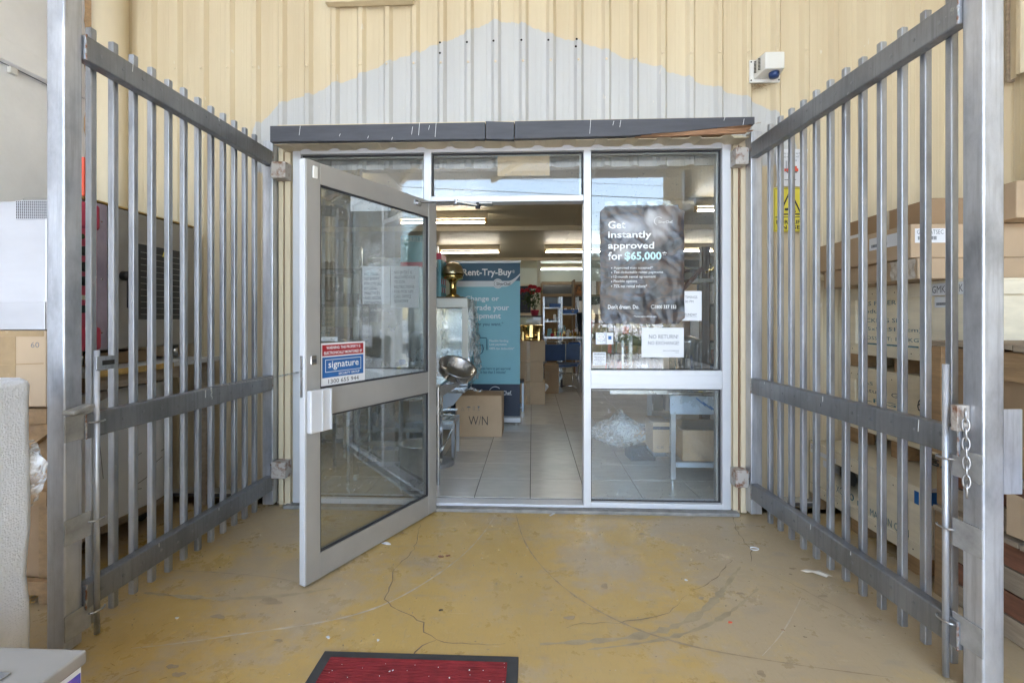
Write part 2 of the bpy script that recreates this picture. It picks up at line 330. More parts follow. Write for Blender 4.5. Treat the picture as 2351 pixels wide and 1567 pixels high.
# ---------------------------------------------------------------- special materials
def painted_wall():
    m, t, b, out = newmat('cream_and_grey_cladding_paint'); N = t.nodes.new; L = t.links.new
    tc = N('ShaderNodeTexCoord'); sx = N('ShaderNodeSeparateXYZ'); L(tc.outputs['Object'], sx.inputs[0])
    pts = [(-2.09,2.60),(-2.062,2.729),(-1.877,2.897),(-1.676,2.951),(-1.482,3.018),(-1.283,3.088),(-1.091,3.167),(-.884,3.246),(-.681,3.311),(-.492,3.389),(-.298,3.467),(-.063,3.442),(.132,3.364),(.34,3.296),(.53,3.244),(.72,3.174),(.927,3.097),(1.131,3.03),(1.336,2.939),(1.522,2.879),(1.756,2.751),(1.876,2.56),(1.90,2.40)]
    mr = N('ShaderNodeMapRange'); mr.inputs[1].default_value = -2.2; mr.inputs[2].default_value = 2.0; L(sx.outputs[0], mr.inputs[0])
    fc = N('ShaderNodeFloatCurve'); c = fc.mapping.curves[0]
    full = [(-2.10, 2.3)] + pts + [(1.93, 2.3)]
    c.points[0].location = (0, 0); c.points[len(c.points)-1].location = (1, 0)
    for x, z in full: c.points.new((x+2.2)/4.2, (z-2.3)/1.3)
    for p in c.points: p.handle_type = 'VECTOR'
    fc.mapping.update(); L(mr.outputs[0], fc.inputs['Value'])
    ns = N('ShaderNodeTexNoise'); ns.inputs['Scale'].default_value = 9; ns.inputs['Detail'].default_value = 6; L(tc.outputs['Object'], ns.inputs['Vector'])
    a = N('ShaderNodeMath'); a.operation = 'MULTIPLY_ADD'; a.inputs[1].default_value = 1.3; a.inputs[2].default_value = 2.3-.04; L(fc.outputs[0], a.inputs[0])
    n2 = N('ShaderNodeMath'); n2.operation = 'MULTIPLY_ADD'; n2.inputs[1].default_value = .09; L(ns.outputs['Fac'], n2.inputs[0]); L(a.outputs[0], n2.inputs[2])
    d = N('ShaderNodeMath'); d.operation = 'SUBTRACT'; L(n2.outputs[0], d.inputs[0]); L(sx.outputs[2], d.inputs[1])
    st = N('ShaderNodeMapRange'); st.inputs[1].default_value = -.003; st.inputs[2].default_value = .003; L(d.outputs[0], st.inputs[0])
    lo = N('ShaderNodeMapRange'); lo.inputs[1].default_value = 2.38; lo.inputs[2].default_value = 2.40; L(sx.outputs[2], lo.inputs[0])
    fa = N('ShaderNodeMath'); fa.operation = 'MULTIPLY'; L(st.outputs[0], fa.inputs[0]); L(lo.outputs[0], fa.inputs[1])
    # cream with weather
    nb = N('ShaderNodeTexNoise'); nb.inputs['Scale'].default_value = 1.6; nb.inputs['Detail'].default_value = 7
    mp = N('ShaderNodeMapping'); mp.inputs['Scale'].default_value = (2.5,1,.35); L(tc.outputs['Object'], mp.inputs[0]); L(mp.outputs[0], nb.inputs['Vector'])
    cr = N('ShaderNodeValToRGB'); cr.color_ramp.elements[0].color = (.61,.50,.33,1); cr.color_ramp.elements[1].color = (.70,.60,.42,1)
    cr.color_ramp.elements[0].position = .3; cr.color_ramp.elements[1].position = .7; L(nb.outputs['Fac'], cr.inputs[0])
    gr = N('ShaderNodeValToRGB'); gr.color_ramp.elements[0].color = (.50,.50,.50,1); gr.color_ramp.elements[1].color = (.58,.58,.575,1)
    gr.color_ramp.elements[0].position = .3; gr.color_ramp.elements[1].position = .7; L(nb.outputs['Fac'], gr.inputs[0])
    mx = N('ShaderNodeMix'); mx.data_type = 'RGBA'; L(fa.outputs[0], mx.inputs[0]); L(cr.outputs[0], mx.inputs[6]); L(gr.outputs[0], mx.inputs[7])
    # white scuffs
    n4 = N('ShaderNodeTexNoise'); n4.inputs['Scale'].default_value = 14; n4.inputs['Detail'].default_value = 2
    m4 = N('ShaderNodeMapping'); m4.inputs['Scale'].default_value = (2.2,1,.6); m4.inputs['Rotation'].default_value = (0,R(20),0); L(tc.outputs['Object'], m4.inputs[0]); L(m4.outputs[0], n4.inputs['Vector'])
    sp = N('ShaderNodeMapRange'); sp.inputs[1].default_value = .735; sp.inputs[2].default_value = .75; sp.inputs[4].default_value = .6; L(n4.outputs['Fac'], sp.inputs[0])
    m5 = N('ShaderNodeMix'); m5.data_type = 'RGBA'; L(sp.outputs[0], m5.inputs[0]); L(mx.outputs[2], m5.inputs[6]); m5.inputs[7].default_value = (.72,.68,.6,1)
    L(m5.outputs[2], b.inputs['Base Color']); b.inputs['Roughness'].default_value = .55
    # micro ribbing of the pans
    wv = N('ShaderNodeTexWave'); wv.inputs['Scale'].default_value = 11; wv.bands_direction = 'X'; L(tc.outputs['Object'], wv.inputs['Vector'])
    bp = N('ShaderNodeBump'); bp.inputs['Strength'].default_value = .10; bp.inputs['Distance'].default_value = .004; L(wv.outputs['Fac'], bp.inputs['Height'])
    b2 = N('ShaderNodeBump'); b2.inputs['Strength'].default_value = .25; b2.inputs['Distance'].default_value = .02; L(nb.outputs['Fac'], b2.inputs['Height']); L(bp.outputs[0], b2.inputs['Normal'])
    L(b2.outputs[0], b.inputs['Normal']); return m
M['wall'] = painted_wall()
M['cream'] = mat('cream_steel', (.68,.58,.41), .5, var=.09, scale=2.5, stretch=(2,2,.4), bump=.1, bscale=10)
M['concrete'] = mat('pale_concrete_panel', (.84,.84,.86), .85, var=.10, scale=1.8, bump=.35, bscale=35, detail=9)
M['canopy'] = mat('canopy_sheeting', (.70,.70,.70), .7, var=.15, scale=1.2)
M['asphalt'] = mat('asphalt', (.05,.05,.052), .9, var=.2, scale=4, bump=.3, bscale=100)
M['pavement'] = mat('footpath_concrete', (.48,.48,.48), .85, var=.1, scale=2)
M['sill'] = mat('grey_cement_sill', (.26,.25,.235), .85, var=.3, scale=14, bump=.6, bscale=30)

def yellow_floor():
    m, t, b, out = newmat('worn_yellow_floor_paint'); N = t.nodes.new; L = t.links.new
    tc = N('ShaderNodeTexCoord'); P = tc.outputs['Object']
    def nz(scale, detail=6, rough=.6, stretch=None, rot=0):
        n = N('ShaderNodeTexNoise'); n.inputs['Scale'].default_value = scale; n.inputs['Detail'].default_value = detail; n.inputs['Roughness'].default_value = rough
        if stretch:
            q = N('ShaderNodeMapping'); q.inputs['Scale'].default_value = stretch; q.inputs['Rotation'].default_value = (0,0,rot); L(P, q.inputs[0]); L(q.outputs[0], n.inputs['Vector'])
        else: L(P, n.inputs['Vector'])
        return n.outputs['Fac']
    def rng(s, a, bb, lo=0., hi=1.):
        q = N('ShaderNodeMapRange'); q.inputs[1].default_value = a; q.inputs[2].default_value = bb; q.inputs[3].default_value = lo; q.inputs[4].default_value = hi; L(s, q.inputs[0]); return q.outputs[0]
    def mixc(f, a, bb):
        q = N('ShaderNodeMix'); q.data_type = 'RGBA'; L(f, q.inputs[0])
        if isinstance(a, tuple): q.inputs[6].default_value = (*a, 1)
        else: L(a, q.inputs[6])
        if isinstance(bb, tuple): q.inputs[7].default_value = (*bb, 1)
        else: L(bb, q.inputs[7])
        return q.outputs[2]
    def math_(op, a, bb):
        q = N('ShaderNodeMath'); q.operation = op; q.use_clamp = (op != 'ADD')
        for i, v in enumerate((a, bb)):
            if isinstance(v, (int, float)): q.inputs[i].default_value = v
            else: L(v, q.inputs[i])
        return q.outputs[0]
    sx = N('ShaderNodeSeparateXYZ'); L(P, sx.inputs[0])
    big = nz(1.1, 7, .62)
    # window glass reflection painted as a paler right side, mixed into the random wear
    pale_sheen = math_('ADD', rng(sx.outputs[0], .1, 1.3, 0, .16), rng(sx.outputs[0], -.6, -1.9, 0, .07))
    worn_sheen = rng(math_('ADD', math_('ADD', big, pale_sheen), rng(nz(7, 10, .8), .3, .7, -.06, .06)), .50, .60)
    base = mixc(worn_sheen, (.55,.375,.125), (.48,.375,.235))
    base = mixc(rng(nz(3.2, 8, .7), .52, .70, 0, .55), base, (.62,.44,.17))
    base = mixc(rng(nz(.8, 5), .42, .68, 0, .4), base, (.46,.36,.21))
    base = mixc(rng(nz(5, 4, .5, (1,2.2,1), .3), .60, .72, 0, .4), base, (.34,.29,.24))
    base = mixc(rng(nz(38, 4, .7, (1,.13,1), .9), .62, .74, 0, .45), base, (.36,.28,.17))
    base = mixc(rng(nz(44, 4, .7, (.12,1,1), .25), .63, .75, 0, .4), base, (.66,.56,.38))
    base = mixc(rng(nz(2.1, 9, .75), .53, .68, 0, .4), base, (.40,.285,.145))
    base = mixc(rng(nz(6.5, 10, .85), .54, .66, 0, .28), base, (.38,.31,.21))
    base = mixc(rng(nz(26, 8, .85, (1,1,1)), .56, .66, 0, .4), base, (.62,.53,.37))
    base = mixc(rng(nz(80, 5, .8, (1,.3,1), .5), .55, .68, 0, .45), base, (.33,.25,.15))
    base = mixc(rng(nz(13, 3, .5), .72, .76, 0, .7), base, (.25,.19,.13))
    base = mixc(rng(nz(60, 2, .4), .78, .80, 0, .8), base, (.7,.68,.62))
    L(base, b.inputs['Base Color'])
    L(rng(nz(5, 8, .7), .35, .65, .22, .46), b.inputs['Roughness'])
    bp = N('ShaderNodeBump'); bp.inputs['Strength'].default_value = .3; bp.inputs['Distance'].default_value = .003; L(nz(16, 9, .7), bp.inputs['Height']); L(bp.outputs[0], b.inputs['Normal'])
    return m
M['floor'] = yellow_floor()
M['crack'] = mat('crack_shadow', (.21,.165,.115), .95, var=.3, scale=30)
M['scratch'] = mat('chalky_scratch', (.58,.51,.40), .9, var=.2, scale=30)
M['scuff'] = mat('dark_scuff', (.36,.28,.18), .8, var=.2, scale=30)
M['faint'] = mat('faint_tyre_scuff', (.40,.32,.20), .6, var=.25, scale=12, detail=8)
M['tile'] = mat('floor_tile', (.60,.58,.53), .22, var=.08, scale=7, stretch=(1,3,1), rnd_=.04, bump=.06, bscale=30, rvar=.06)
M['grout'] = flat('grout', (.10,.095,.09), .9)

def struct(name, mb, m, **k):
    o = mb.build(name, m, None, **k); o['kind'] = 'structure'; return o

# ================================================================ SETTING
YF = 3.25; YW = 3.50; XL, XR = -3.36, 3.34; ZT = 5.0; YO = -5.7
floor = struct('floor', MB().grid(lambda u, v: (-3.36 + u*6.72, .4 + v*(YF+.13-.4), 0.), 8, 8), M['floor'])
struct('apron', MB().box(-3.36, 3.36, YO-.1, .397, -.2, -.001), M['pavement'])
# strips of floor either side of the shopfront up to the wall
fb = MB(); fb.quad((-3.36,3.28,0),(-1.72,3.28,0),(-1.72,3.62,0),(-3.36,3.62,0)); fb.quad((1.40,3.28,0),(3.36,3.28,0),(3.36,3.62,0),(1.40,3.62,0))
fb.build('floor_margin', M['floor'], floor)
def ribbon(pts, wd, z=.0022, jit=0., name='crack', m='crack', taper=True, seed=1):
    rr = random.Random(seed); P = [PZ(*p) if len(p) == 2 else Vector(p) for p in pts]; Q = []
    for a, b in zip(P, P[1:]):
        n = max(2, int((b-a).length/.03))
        for i in range(n): Q.append(a.lerp(b, i/n))
    Q.append(P[-1]); mb = MB(); vs = []; n = len(Q)
    if len(P) > 2 and jit == 0:
        for _ in range(30): Q = [Q[0]] + [(Q[i-1]+Q[i]*2+Q[i+1])/4 for i in range(1, n-1)] + [Q[-1]]
    for i, q in enumerate(Q):
        d = (Q[min(i+1, n-1)] - Q[max(i-1, 0)]).normalized(); s = Vector((-d.y, d.x, 0))
        ww = wd*(.35+.65*math.sin(math.pi*min(1, (i+.5)/n)) if taper else 1)*rr.choice((.35,.5,.8,1.0,1.1,1.5))
        q = q + s*rr.uniform(-jit, jit); vs += [Vector((q.x+s.x*ww/2, q.y+s.y*ww/2, z)), Vector((q.x-s.x*ww/2, q.y-s.y*ww/2, z))]
    mb.add(vs, [(2*i, 2*i+1, 2*i+3, 2*i+2) for i in range(n-1)])
    return mb.build(name, M[m], floor)
ribbon([(965,1200),(950,1260),(905,1310),(885,1375),(897,1392),(935,1410),(970,1430),(975,1450),(1000,1470),(1060,1478),(1160,1480)], .0045, jit=.008, seed=2)
ribbon([(1000,1470),(970,1482),(940,1515),(915,1530)], .006, jit=.006, z=.0026, seed=3)
ribbon([(1683,1185),(1690,1215),(1710,1245),(1725,1262),(1726,1290)], .005, jit=.006, seed=4)
ribbon([(1300,1440),(1340,1430),(1420,1430),(1500,1415),(1535,1405),(1560,1380),(1580,1367)], .004, jit=.007, seed=5)
ribbon([(1680,1285),(1650,1320),(1615,1345),(1590,1355)], .004, jit=.007, seed=6)
ribbon([(1745,1310),(1830,1345),(1880,1370),(1960,1415),(2030,1440)], .007, jit=.008, seed=7, m='scuff', name='scuff')
ribbon([(300,1488),(420,1478),(560,1452),(700,1437),(850,1408),(960,1350),(1060,1280),(1115,1220),(1137,1182)], .009, z=.0018, name='scratch', m='scratch', seed=8)
ribbon([(1185,1182),(1200,1240),(1240,1300),(1310,1365),(1400,1420),(1480,1455),(1600,1490),(1700,1505),(1850,1530),(2050,1555)], .010, z=.0019, name='scratch', m='scuff', seed=9)
ribbon([(340,1308),(450,1310),(560,1318),(650,1325),(690,1338)], .006, z=.0017, name='scuff', m='scuff', seed=10)
ribbon([(1840,1370),(1822,1410),(1790,1470),(1750,1505)], .005, z=.0017, name='scratch', m='scratch', seed=11)
ribbon([(1240,1478),(1330,1474),(1430,1468),(1500,1458),(1590,1425),(1640,1385),(1665,1345),(1700,1300)], .035, z=.0012, name='tyre_scuff', m='faint', seed=12)
ribbon([(1350,1490),(1480,1478),(1600,1450),(1690,1400),(1740,1350)], .022, z=.0010, name='tyre_scuff', m='faint', seed=14)
ribbon([(330,1360),(480,1375),(640,1372),(760,1350)], .03, z=.0011, name='tyre_scuff', m='faint', seed=13)
gm = MB(); gr_ = random.Random(99)
for i in range(420):
    x = gr_.uniform(-2.2, 2.2); y = 3.2-abs(gr_.gauss(0, .9)); r = gr_.uniform(.0012, .0035)
    if y > 1.3: gm.obox((x, y, r*.4), (r*2, r*1.5, r), (gr_.uniform(-.4,.4), 0, gr_.uniform(0,3)))
gm.build('grit', M['scuff'], floor, kind='stuff')
def blob(c, r, m, name, parent=None, z=.0021, seed=0, asp=1., h=None):
    rr = random.Random(seed); ph = [rr.uniform(0, 6) for _ in range(4)]; n = 18; vs = []
    for i in range(n):
        t = 2*math.pi*i/n; k = 1+.22*math.sin(2*t+ph[0])+.15*math.sin(3*t+ph[1])+.1*math.sin(5*t+ph[2])
        vs.append(Vector((c.x+r*k*math.cos(t)*asp, c.y+r*k*math.sin(t), z)))
    mb = MB()
    if h: mb.prism([(v.x, v.y) for v in vs], .0005, h, 'z')
    else: mb.add(vs, [tuple(range(n))])
    return mb.build(name, m, parent)
for i, (px, py, r, a) in enumerate([(1388,1345,.028,1.0),(1308,1418,.022,1.4),(1610,1373,.014,1.5),(1474,1225,.012,1.5),(1820,1305,.014,1.6),(1815,1318,.008,1.5),(1748,1546,.020,1.2),(395,1530,.018,1.6),(410,1548,.02,1.5),(1848,1462,.007,1.4),(620,1380,.035,2.2),(500,1415,.022,2),(640,1470,.012,2),(1700,1362,.014,1.6),(1890,1368,.018,1.6)]):
    blob(PZ(px, py), r*.7, M['scuff'] if r > .010 else M['crack'], 'stain', floor, seed=i, asp=a)
# debris lying on the floor
DEB = 'small litter on the yellow floor'
for i, (px, py, r, mt, lb, a) in enumerate([(1012,1277,.009,'timber_red','brown squashed leaf, left one of a touching pair on yellow floor',1.7),(1028,1275,.008,'timber_red','brown squashed leaf, right one of a touching pair on yellow floor',1.5),
        (1012,1400,.006,'black','small black pebble on yellow floor in front of the crack',1.4),(887,1247,.013,'paper','white paint flake on floor by the open door bottom rail',2.0),(924,1223,.007,'card_dark','brown leaf scrap beside the bottom edge of the open door',1.3),
        (753,1462,.006,'paper','white chip on floor left of the red mat top edge',1.2),(406,1418,.006,'paper','white chip on floor near the left gate foot',1.1),(868,1469,.005,'paper','white chip on floor above the red mat corner',1.2),(1575,1331,.006,'paper','white chip on the pale floor before the right window',1.2),
        (1676,1428,.006,'orange','orange brown speck on the floor at right of the doorway',1.2),(1798,1446,.005,'card_dark','dark brown speck on the floor near the right gate',1.3)]):
    o = blob(PZ(px, py), r, M[mt], 'litter', None, seed=i+30, asp=a, h=.003); tag(o, lb, 'litter', DEB)
# concrete sill under shopfront
struct('threshold_sill', MB().box(-1.70, 1.36, 3.20, 3.40, 0.0, .024), M['sill'], bevel=.004)
# interior floor slab and tiles
shop_floor = struct('shop_floor', MB().box(-5.2, 5.4, 3.40, 14.2, -.08, .024), M['grout'])
tile_x0 = PZ(1217, 1161, .03).x; TP = .398
tm = None
for j in range(15):
    for i in range(-6, 7):
        x0 = tile_x0 + i*TP; y0 = 3.40 + j*TP
        if tm is None:
            tm = MB().box(.003, TP-.003, .003, TP-.003, 0, .007).build('tile', M['tile'], None)
            tm.parent = shop_floor; tm.location = (x0, y0, .024)
        else: dup(tm, (x0, y0, .024 + rnd.uniform(0, .0006)), shop_floor)
far = MB()
for j in range(15, 27):
    for i in range(-9, 11): far.box(tile_x0+i*TP+.0025, tile_x0+(i+1)*TP-.0025, 3.4+j*TP+.0015, 3.4+(j+1)*TP-.0015, .024, .031)
for j in range(15):
    for i in list(range(-12, -6)) + list(range(7, 11)): far.box(tile_x0+i*TP+.0025, tile_x0+(i+1)*TP-.0025, 3.4+j*TP+.0015, 3.4+(j+1)*TP-.0015, .024, .031)
o = far.build('far_tiles', M['tile'], shop_floor); o['kind'] = 'stuff'

# back wall: profiled steel cladding, sheet by sheet
bw = thing('cladding_wall', 'cream ribbed steel wall with unpainted grey gable shaped patch above the doorway', 'wall', (0,0,0))
RIB0 = -1.863; PIT = .2
def sheet(x0, x1, z0, z1, y, name, m, parent, lean=0.0, dirn=-1, axis='x'):
    prof = []
    k = math.floor((x0-RIB0)/PIT)-1
    while RIB0 + k*PIT < x1 + PIT:
        c = RIB0 + k*PIT
        prof += [(c-.036,0),(c-.014,.030),(c+.014,.030),(c+.036,0),(c+.085,0),(c+.089,.0014),(c+.094,0),(c+.126,0),(c+.130,.0014),(c+.135,0)]; k += 1
    pr = [p for p in prof if x0 < p[0] < x1]
    def h(x):
        for a, b in zip(prof, prof[1:]):
            if a[0] <= x <= b[0]: return a[1] + (b[1]-a[1])*(x-a[0])/max(1e-9, b[0]-a[0])
        return 0
    pr = [(x0, h(x0))] + pr + [(x1, h(x1))]
    zs = [z0, z1]; mb = MB(); n = len(pr); vs = []
    for z in zs:
        for x, d in pr: vs.append((x, y + dirn*d, z) if axis == 'x' else (y + dirn*d, x, z))
    mb.add(vs, [(i, i+1, n+i+1, n+i) for i in range(n-1)])
    return mb.build(name, m, parent, solid=.0014)
for x0, x1, z0, dy in [(-3.36,-2.60,0,0),(-2.60,-1.80,0,.003),(-1.803,-1.02,2.40,0),(-1.02,-.22,2.40,.003),(-.22,.58,2.40,0),(.58,1.40,2.40,.003),(1.40,2.20,0,0),(2.20,2.96,0,.003),(2.96,3.36,0,0)]:
    sheet(x0, x1+.006, z0, ZT, YW+dy, 'cladding_sheet', M['wall'], bw)
sc = MB(); rs = random.Random(3)
for k in range(0, 27):
    x = RIB0-.004 + (k-7)*PIT
    if -3.3 < x < 3.3:
        zz = 3.165 + (.03 if x > .9 else 0)
        sc.lathe([(.009,0),(.009,.004),(.005,.008),(.0,.009)], (x, YW-.030, zz), 8, (0,-1,0))
        if x > 1.5 or x < -1.9:
            for z2 in (1.95, .6): sc.lathe([(.008,0),(.008,.004),(.004,.007),(0,.008)], (x, YW-.030, z2), 8, (0,-1,0))
sc.build('fixing_screws', M['cream'], bw, kind='stuff')
ho = MB()
for px, py in [(1010,98),(1010,122),(1072,97),(1133,94),(1197,92),(1259,92),(1324,90),(1322,107)]:
    p = PY(px, py, YW-.031); ho.lathe([(.0085,0),(.0,.001)], (p.x, YW-.0315, p.z), 10, (0,-1,0))
ho.build('screw_holes', M['dark'], bw, kind='stuff')
# flashing strip visible at the top of the frame, left of centre
o = MB().box(-1.50, -.86, 3.40, 3.46, 3.585, 3.64).build('roof_flashing', M['cream'], bw, bevel=.003)
# side walls
lw = thing('concrete_wall', 'pale grey concrete panel side wall with a projecting ledge at left', 'wall', (XL,0,0))
zl = [0, 1.66, 2.95, ZT]; ys = [3.62, 1.55, -1.6, YO]
for a, b in zip(zl, zl[1:]):
    for c, d in zip(ys, ys[1:]): MB().box(XL-.15, XL, d+.004, c-.004, a+.003, b-.003).build('concrete_panel', M['concrete'], lw, bevel=.004)
MB().box(XL-.14, XL-.012, YO+.02, 3.6, .02, ZT-.02).build('wall_core', M['dark'], lw)
p = PX(0, 80, XL+.08); q = PX(0, 130, XL+.08)
MB().box(XL+.002, XL+.07, YO, 3.30, q.z, p.z).build('ledge', M['concrete'], lw, bevel=.006)
rw = thing('side_cladding_wall', 'cream ribbed steel side wall at far right behind the crates', 'wall', (0,0,0))
for a, b in [(-5.7,-3.3),(-3.3,-.9),(-.9,1.3),(1.3,3.52)]: sheet(a, b+.004, 0, ZT, XR, 'cladding_sheet', M['cream'], rw, axis='y')
# overlapping sheet with angled end seen top right
sheet(1.9, 3.42, 2.93, ZT, XR-.07, 'cover_sheet', M['cream'], rw, axis='y')
MB().box(XR-.09, XR-.04, 3.422, 3.434, 2.92, ZT).build('cover_edge', M['timber_grey'], rw)
MB().box(XR-.06, XR-.035, 3.26, 3.30, 2.02, 2.925).build('white_strip', M['alu'], rw)
# canopy over the loading bay (reflected in the glass, shades the entrance)
cp = thing('canopy_roof', 'grey steel canopy roof over the bay, seen only as reflection in the glass', 'canopy', (0,0,ZT))
MB().box(XL-.2, XR+.2, YO, 3.62, ZT+.02, ZT+.10).build('roof_sheet', M['canopy'], cp)
for i, y in enumerate((-5.55,-3.9,-2.2,-.5,1.2,2.9)): MB().box(XL, XR, y-.05, y+.05, ZT-.16, ZT+.02).build('purlin', M['cream'] if i % 2 else M['canopy'], cp)
for a, b in [((-3.3,-5.4),(1.2,3.2)),((-1.0,-5.4),(3.2,2.4))]: MB().bar((a[0],a[1],ZT-.24), (b[0],b[1],ZT-.24), .09, .12).build('rafter', M['cream'], cp)

# ================================================================ OUTSIDE (reflected in the glass)
struct('ground', MB().box(-300, 300, -400, YO-.1, -.5, -.03), M['pavement'])
struct('building_mass', MB().box(-30, XL-.2, YO, 3.63, 0, 6).box(XR+.2, 30, YO, 3.63, 0, 6), M['concrete'])
struct('road', MB().box(-300, 300, -19, -11.5, -.10, -.02), M['asphalt'])
struct('kerb', MB().box(-300, 300, -11.5, -11.35, -.1, .09), M['pavement'])
fe = thing('bar_fence', 'black vertical bar fence beside the street, reflected in the right window', 'fence', (0,-8.9,0))
for z in (.18, 1.12): MB().box(-1.0, 6.0, -8.93, -8.89, z, z+.04).build('rail', M['black'], fe)
b0 = None
for k in range(36):
    x = -1.0+k*.2
    if b0 is None: b0 = MB().box(-.01, .01, -.01, .01, .0, 1.2).build('bar', M['black'], None); b0.parent = fe; b0.location = (x, 0.02, 0)
    else: dup(b0, (x, 0.02, 0), fe)
def leafmat(name, c, c2):
    m = mat(name, c, .6, col2=c2, scale=2.5, mix=(.3,.7), rnd_=.1); return m
M['hedge'] = leafmat('sunlit_leaves', (.05,.10,.015), (.16,.24,.035)); M['tree'] = leafmat('dark_leaves', (.02,.05,.012), (.06,.10,.025)); M['bark'] = mat('bark', (.10,.07,.05), .9)
def foliage(c, rad, n, size, seed, squash=.8):
    rr = random.Random(seed); mb = MB(); cl = [(Vector((rr.gauss(0,.45), rr.gauss(0,.45), rr.gauss(0,.4))), rr.uniform(.25,.5)) for _ in range(16)]
    for _ in range(n):
        k, s = rr.choice(cl); d = Vector((rr.gauss(0,1), rr.gauss(0,1), rr.gauss(0,1))).normalized()*s*rr.random()**.4
        p = k+d; p = Vector((c[0]+p.x*rad, c[1]+p.y*rad, c[2]+p.z*rad*squash))
        a = Vector((rr.gauss(0,1), rr.gauss(0,1), rr.gauss(0,1))).normalized()*size; b = a.cross(Vector((rr.gauss(0,1), rr.gauss(0,1), rr.gauss(0,1)))).normalized()*size*.5
        mb.add([p-a, p+b, p+a, p-b], [(0,1,2,3)])
    return mb
for i, (x, y, z, r, lb) in enumerate([(1.2,-9.9,.45,.8,'low sunlit green shrub behind the bar fence, nearest the window mullion'),(2.7,-10.0,.5,.9,'low sunlit green shrub behind the middle of the bar fence'),(4.4,-9.9,.55,.9,'low sunlit green shrub behind the right end of the bar fence')]):
    t = thing('shrub', lb, 'shrub', (x,y,0), group='street shrubs'); foliage((x,y,z), r, 1600, .05, i+5).build('foliage', M['hedge'], t); MB().cyl((x,y,-.02),(x,y,z), .02, 6).build('stem', M['bark'], t)
for i, (x, y, h, r, lb) in enumerate([(3.6,-21,2.9,1.7,'tall green street tree reflected beside the window mullion'),(9.5,-24,4.5,3.,'broad street tree across the road at right'),(-7,-26,4.,3.2,'broad street tree across the road at left')]):
    t = thing('tree', lb, 'tree', (x,y,0)); foliage((x,y,h), r, 3500, .14, i+15, 1.0).build('crown', M['tree'], t)
    MB().tube([(x,y,-.03),(x+.1,y,h*.5),(x,y,h)], [.16,.11,.05], 8).build('trunk', M['bark'], t)
hs = thing('house', 'pale house with grey gable roof across the street', 'house', (-1,-32,0))
MB().box(-7, 3.6, -36, -29, -.03, 4.4).build('wall', M['concrete'], hs); MB().prism([(-7.5,4.4),(4.1,4.4),(-1.7,7.2)], -36.4, -28.6).build('roof', M['canopy'], hs)
for x in (-5,-1,1.6): MB().box(x, x+1.1, -29, -28.96, 1.2, 2.6).build('window', M['black_glass'], hs)
pl = thing('utility_pole', 'timber utility pole across the street', 'pole', (-14,-20,0)); MB().cyl((-14,-20,-.03),(-14,-20,8.2), .14, 10, .1).build('mast', M['bark'], pl); MB().box(-15,-13,-20.06,-19.94,7.6,7.72).build('crossarm', M['bark'], pl)
for i, (a, b, sag, r, lb) in enumerate([((-30,-16,9.2),(30,-19,6.6),.3,.02,'thick overhead cable crossing the reflected sky'),((-30,-15,9.9),(30,-18.6,7.2),.5,.01,'thin overhead cable above the thick one'),((-14,-15,8.6),(20,-20,8.6),2.0,.012,'sagging overhead cable dipping across the reflected sky')]):
    a = Vector(a); b = Vector(b); pts = [a.lerp(b, k/24) - Vector((0,0,sag*4*(k/24)*(1-k/24))) for k in range(25)]
    tag(MB().tube(pts, r, 5).build('power_cable', M['black']), lb, 'cable', 'overhead cables')
# ================================================================ SHOPFRONT
sf = thing('shopfront', 'white aluminium shopfront frame with fixed glass panes around the open doorway', 'shopfront', (0,YF,0))
FX0, FX1, FZT = -1.657, 1.322, 2.494
def fr(name, x0, x1, z0, z1, y0=YF, y1=YF+.10, m='alu', bev=.003): return MB().box(x0, x1, y0, y1, z0, z1).build(name, M[m], sf, bevel=bev)
fr('jamb', FX0, FX0+.055, .026, FZT); fr('jamb', FX1-.055, FX1, .026, FZT)
fr('head', FX0+.055, FX1-.055, FZT-.058, FZT, YF+.002)
fr('mullion', -.741, -.690, .026, FZT-.058, YF-.002); fr('mullion', .346, .396, .026, FZT-.058, YF-.002)
fr('transom', -.690, .346, 2.094, 2.135)
fr('sill', .396, FX1-.055, .026, .062); fr('sill', FX0+.055, -.741, .026, .062)
for a, b in ((.396, FX1-.055), (FX0+.055, -.741)):
    t = fr('midrail', a, b, .827, .952, YF+.004)
    for z in (.859, .921): MB().box(a+.001, b-.001, YF-.001, YF+.02, z-.003, z+.003).build('moulding', M['alu'], t)
fr('threshold_strip', -.690, .346, .024, .042, YF+.0, YF+.10)
# deep stops round each pane: dark gasket + reveal
PANES = [(FX0+.055,-.741,.952,FZT-.058),(-.690,.346,2.135,FZT-.058),(.396,FX1-.055,.952,FZT-.058),(.396,FX1-.055,.062,.827),(FX0+.055,-.741,.062,.827)]
YG = YF+.045
for x0, x1, z0, z1 in PANES:
    g = MB().box(x0, x1, YG, YG+.006, z0, z1).build('glass_pane', M['glass'], sf)
    k = MB()
    k.box(x0, x1, YG-.012, YG-.001, z1-.010, z1).box(x0, x1, YG-.012, YG-.001, z0, z0+.006).box(x0, x0+.008, YG-.012, YG-.001, z0+.006, z1-.010).box(x1-.010, x1, YG-.012, YG-.001, z0+.006, z1-.010)
    k.build('gasket', M['alu_dark'], sf)
    MB().box(x0, x1, YG+.008, YG+.05, z1-.018, z1-.001).build('glazing_bead', M['alu_mill'], sf); MB().box(x1-.022, x1-.001, YG+.008, YG+.05, z0, z1-.018).build('glazing_bead', M['alu_mill'], sf)
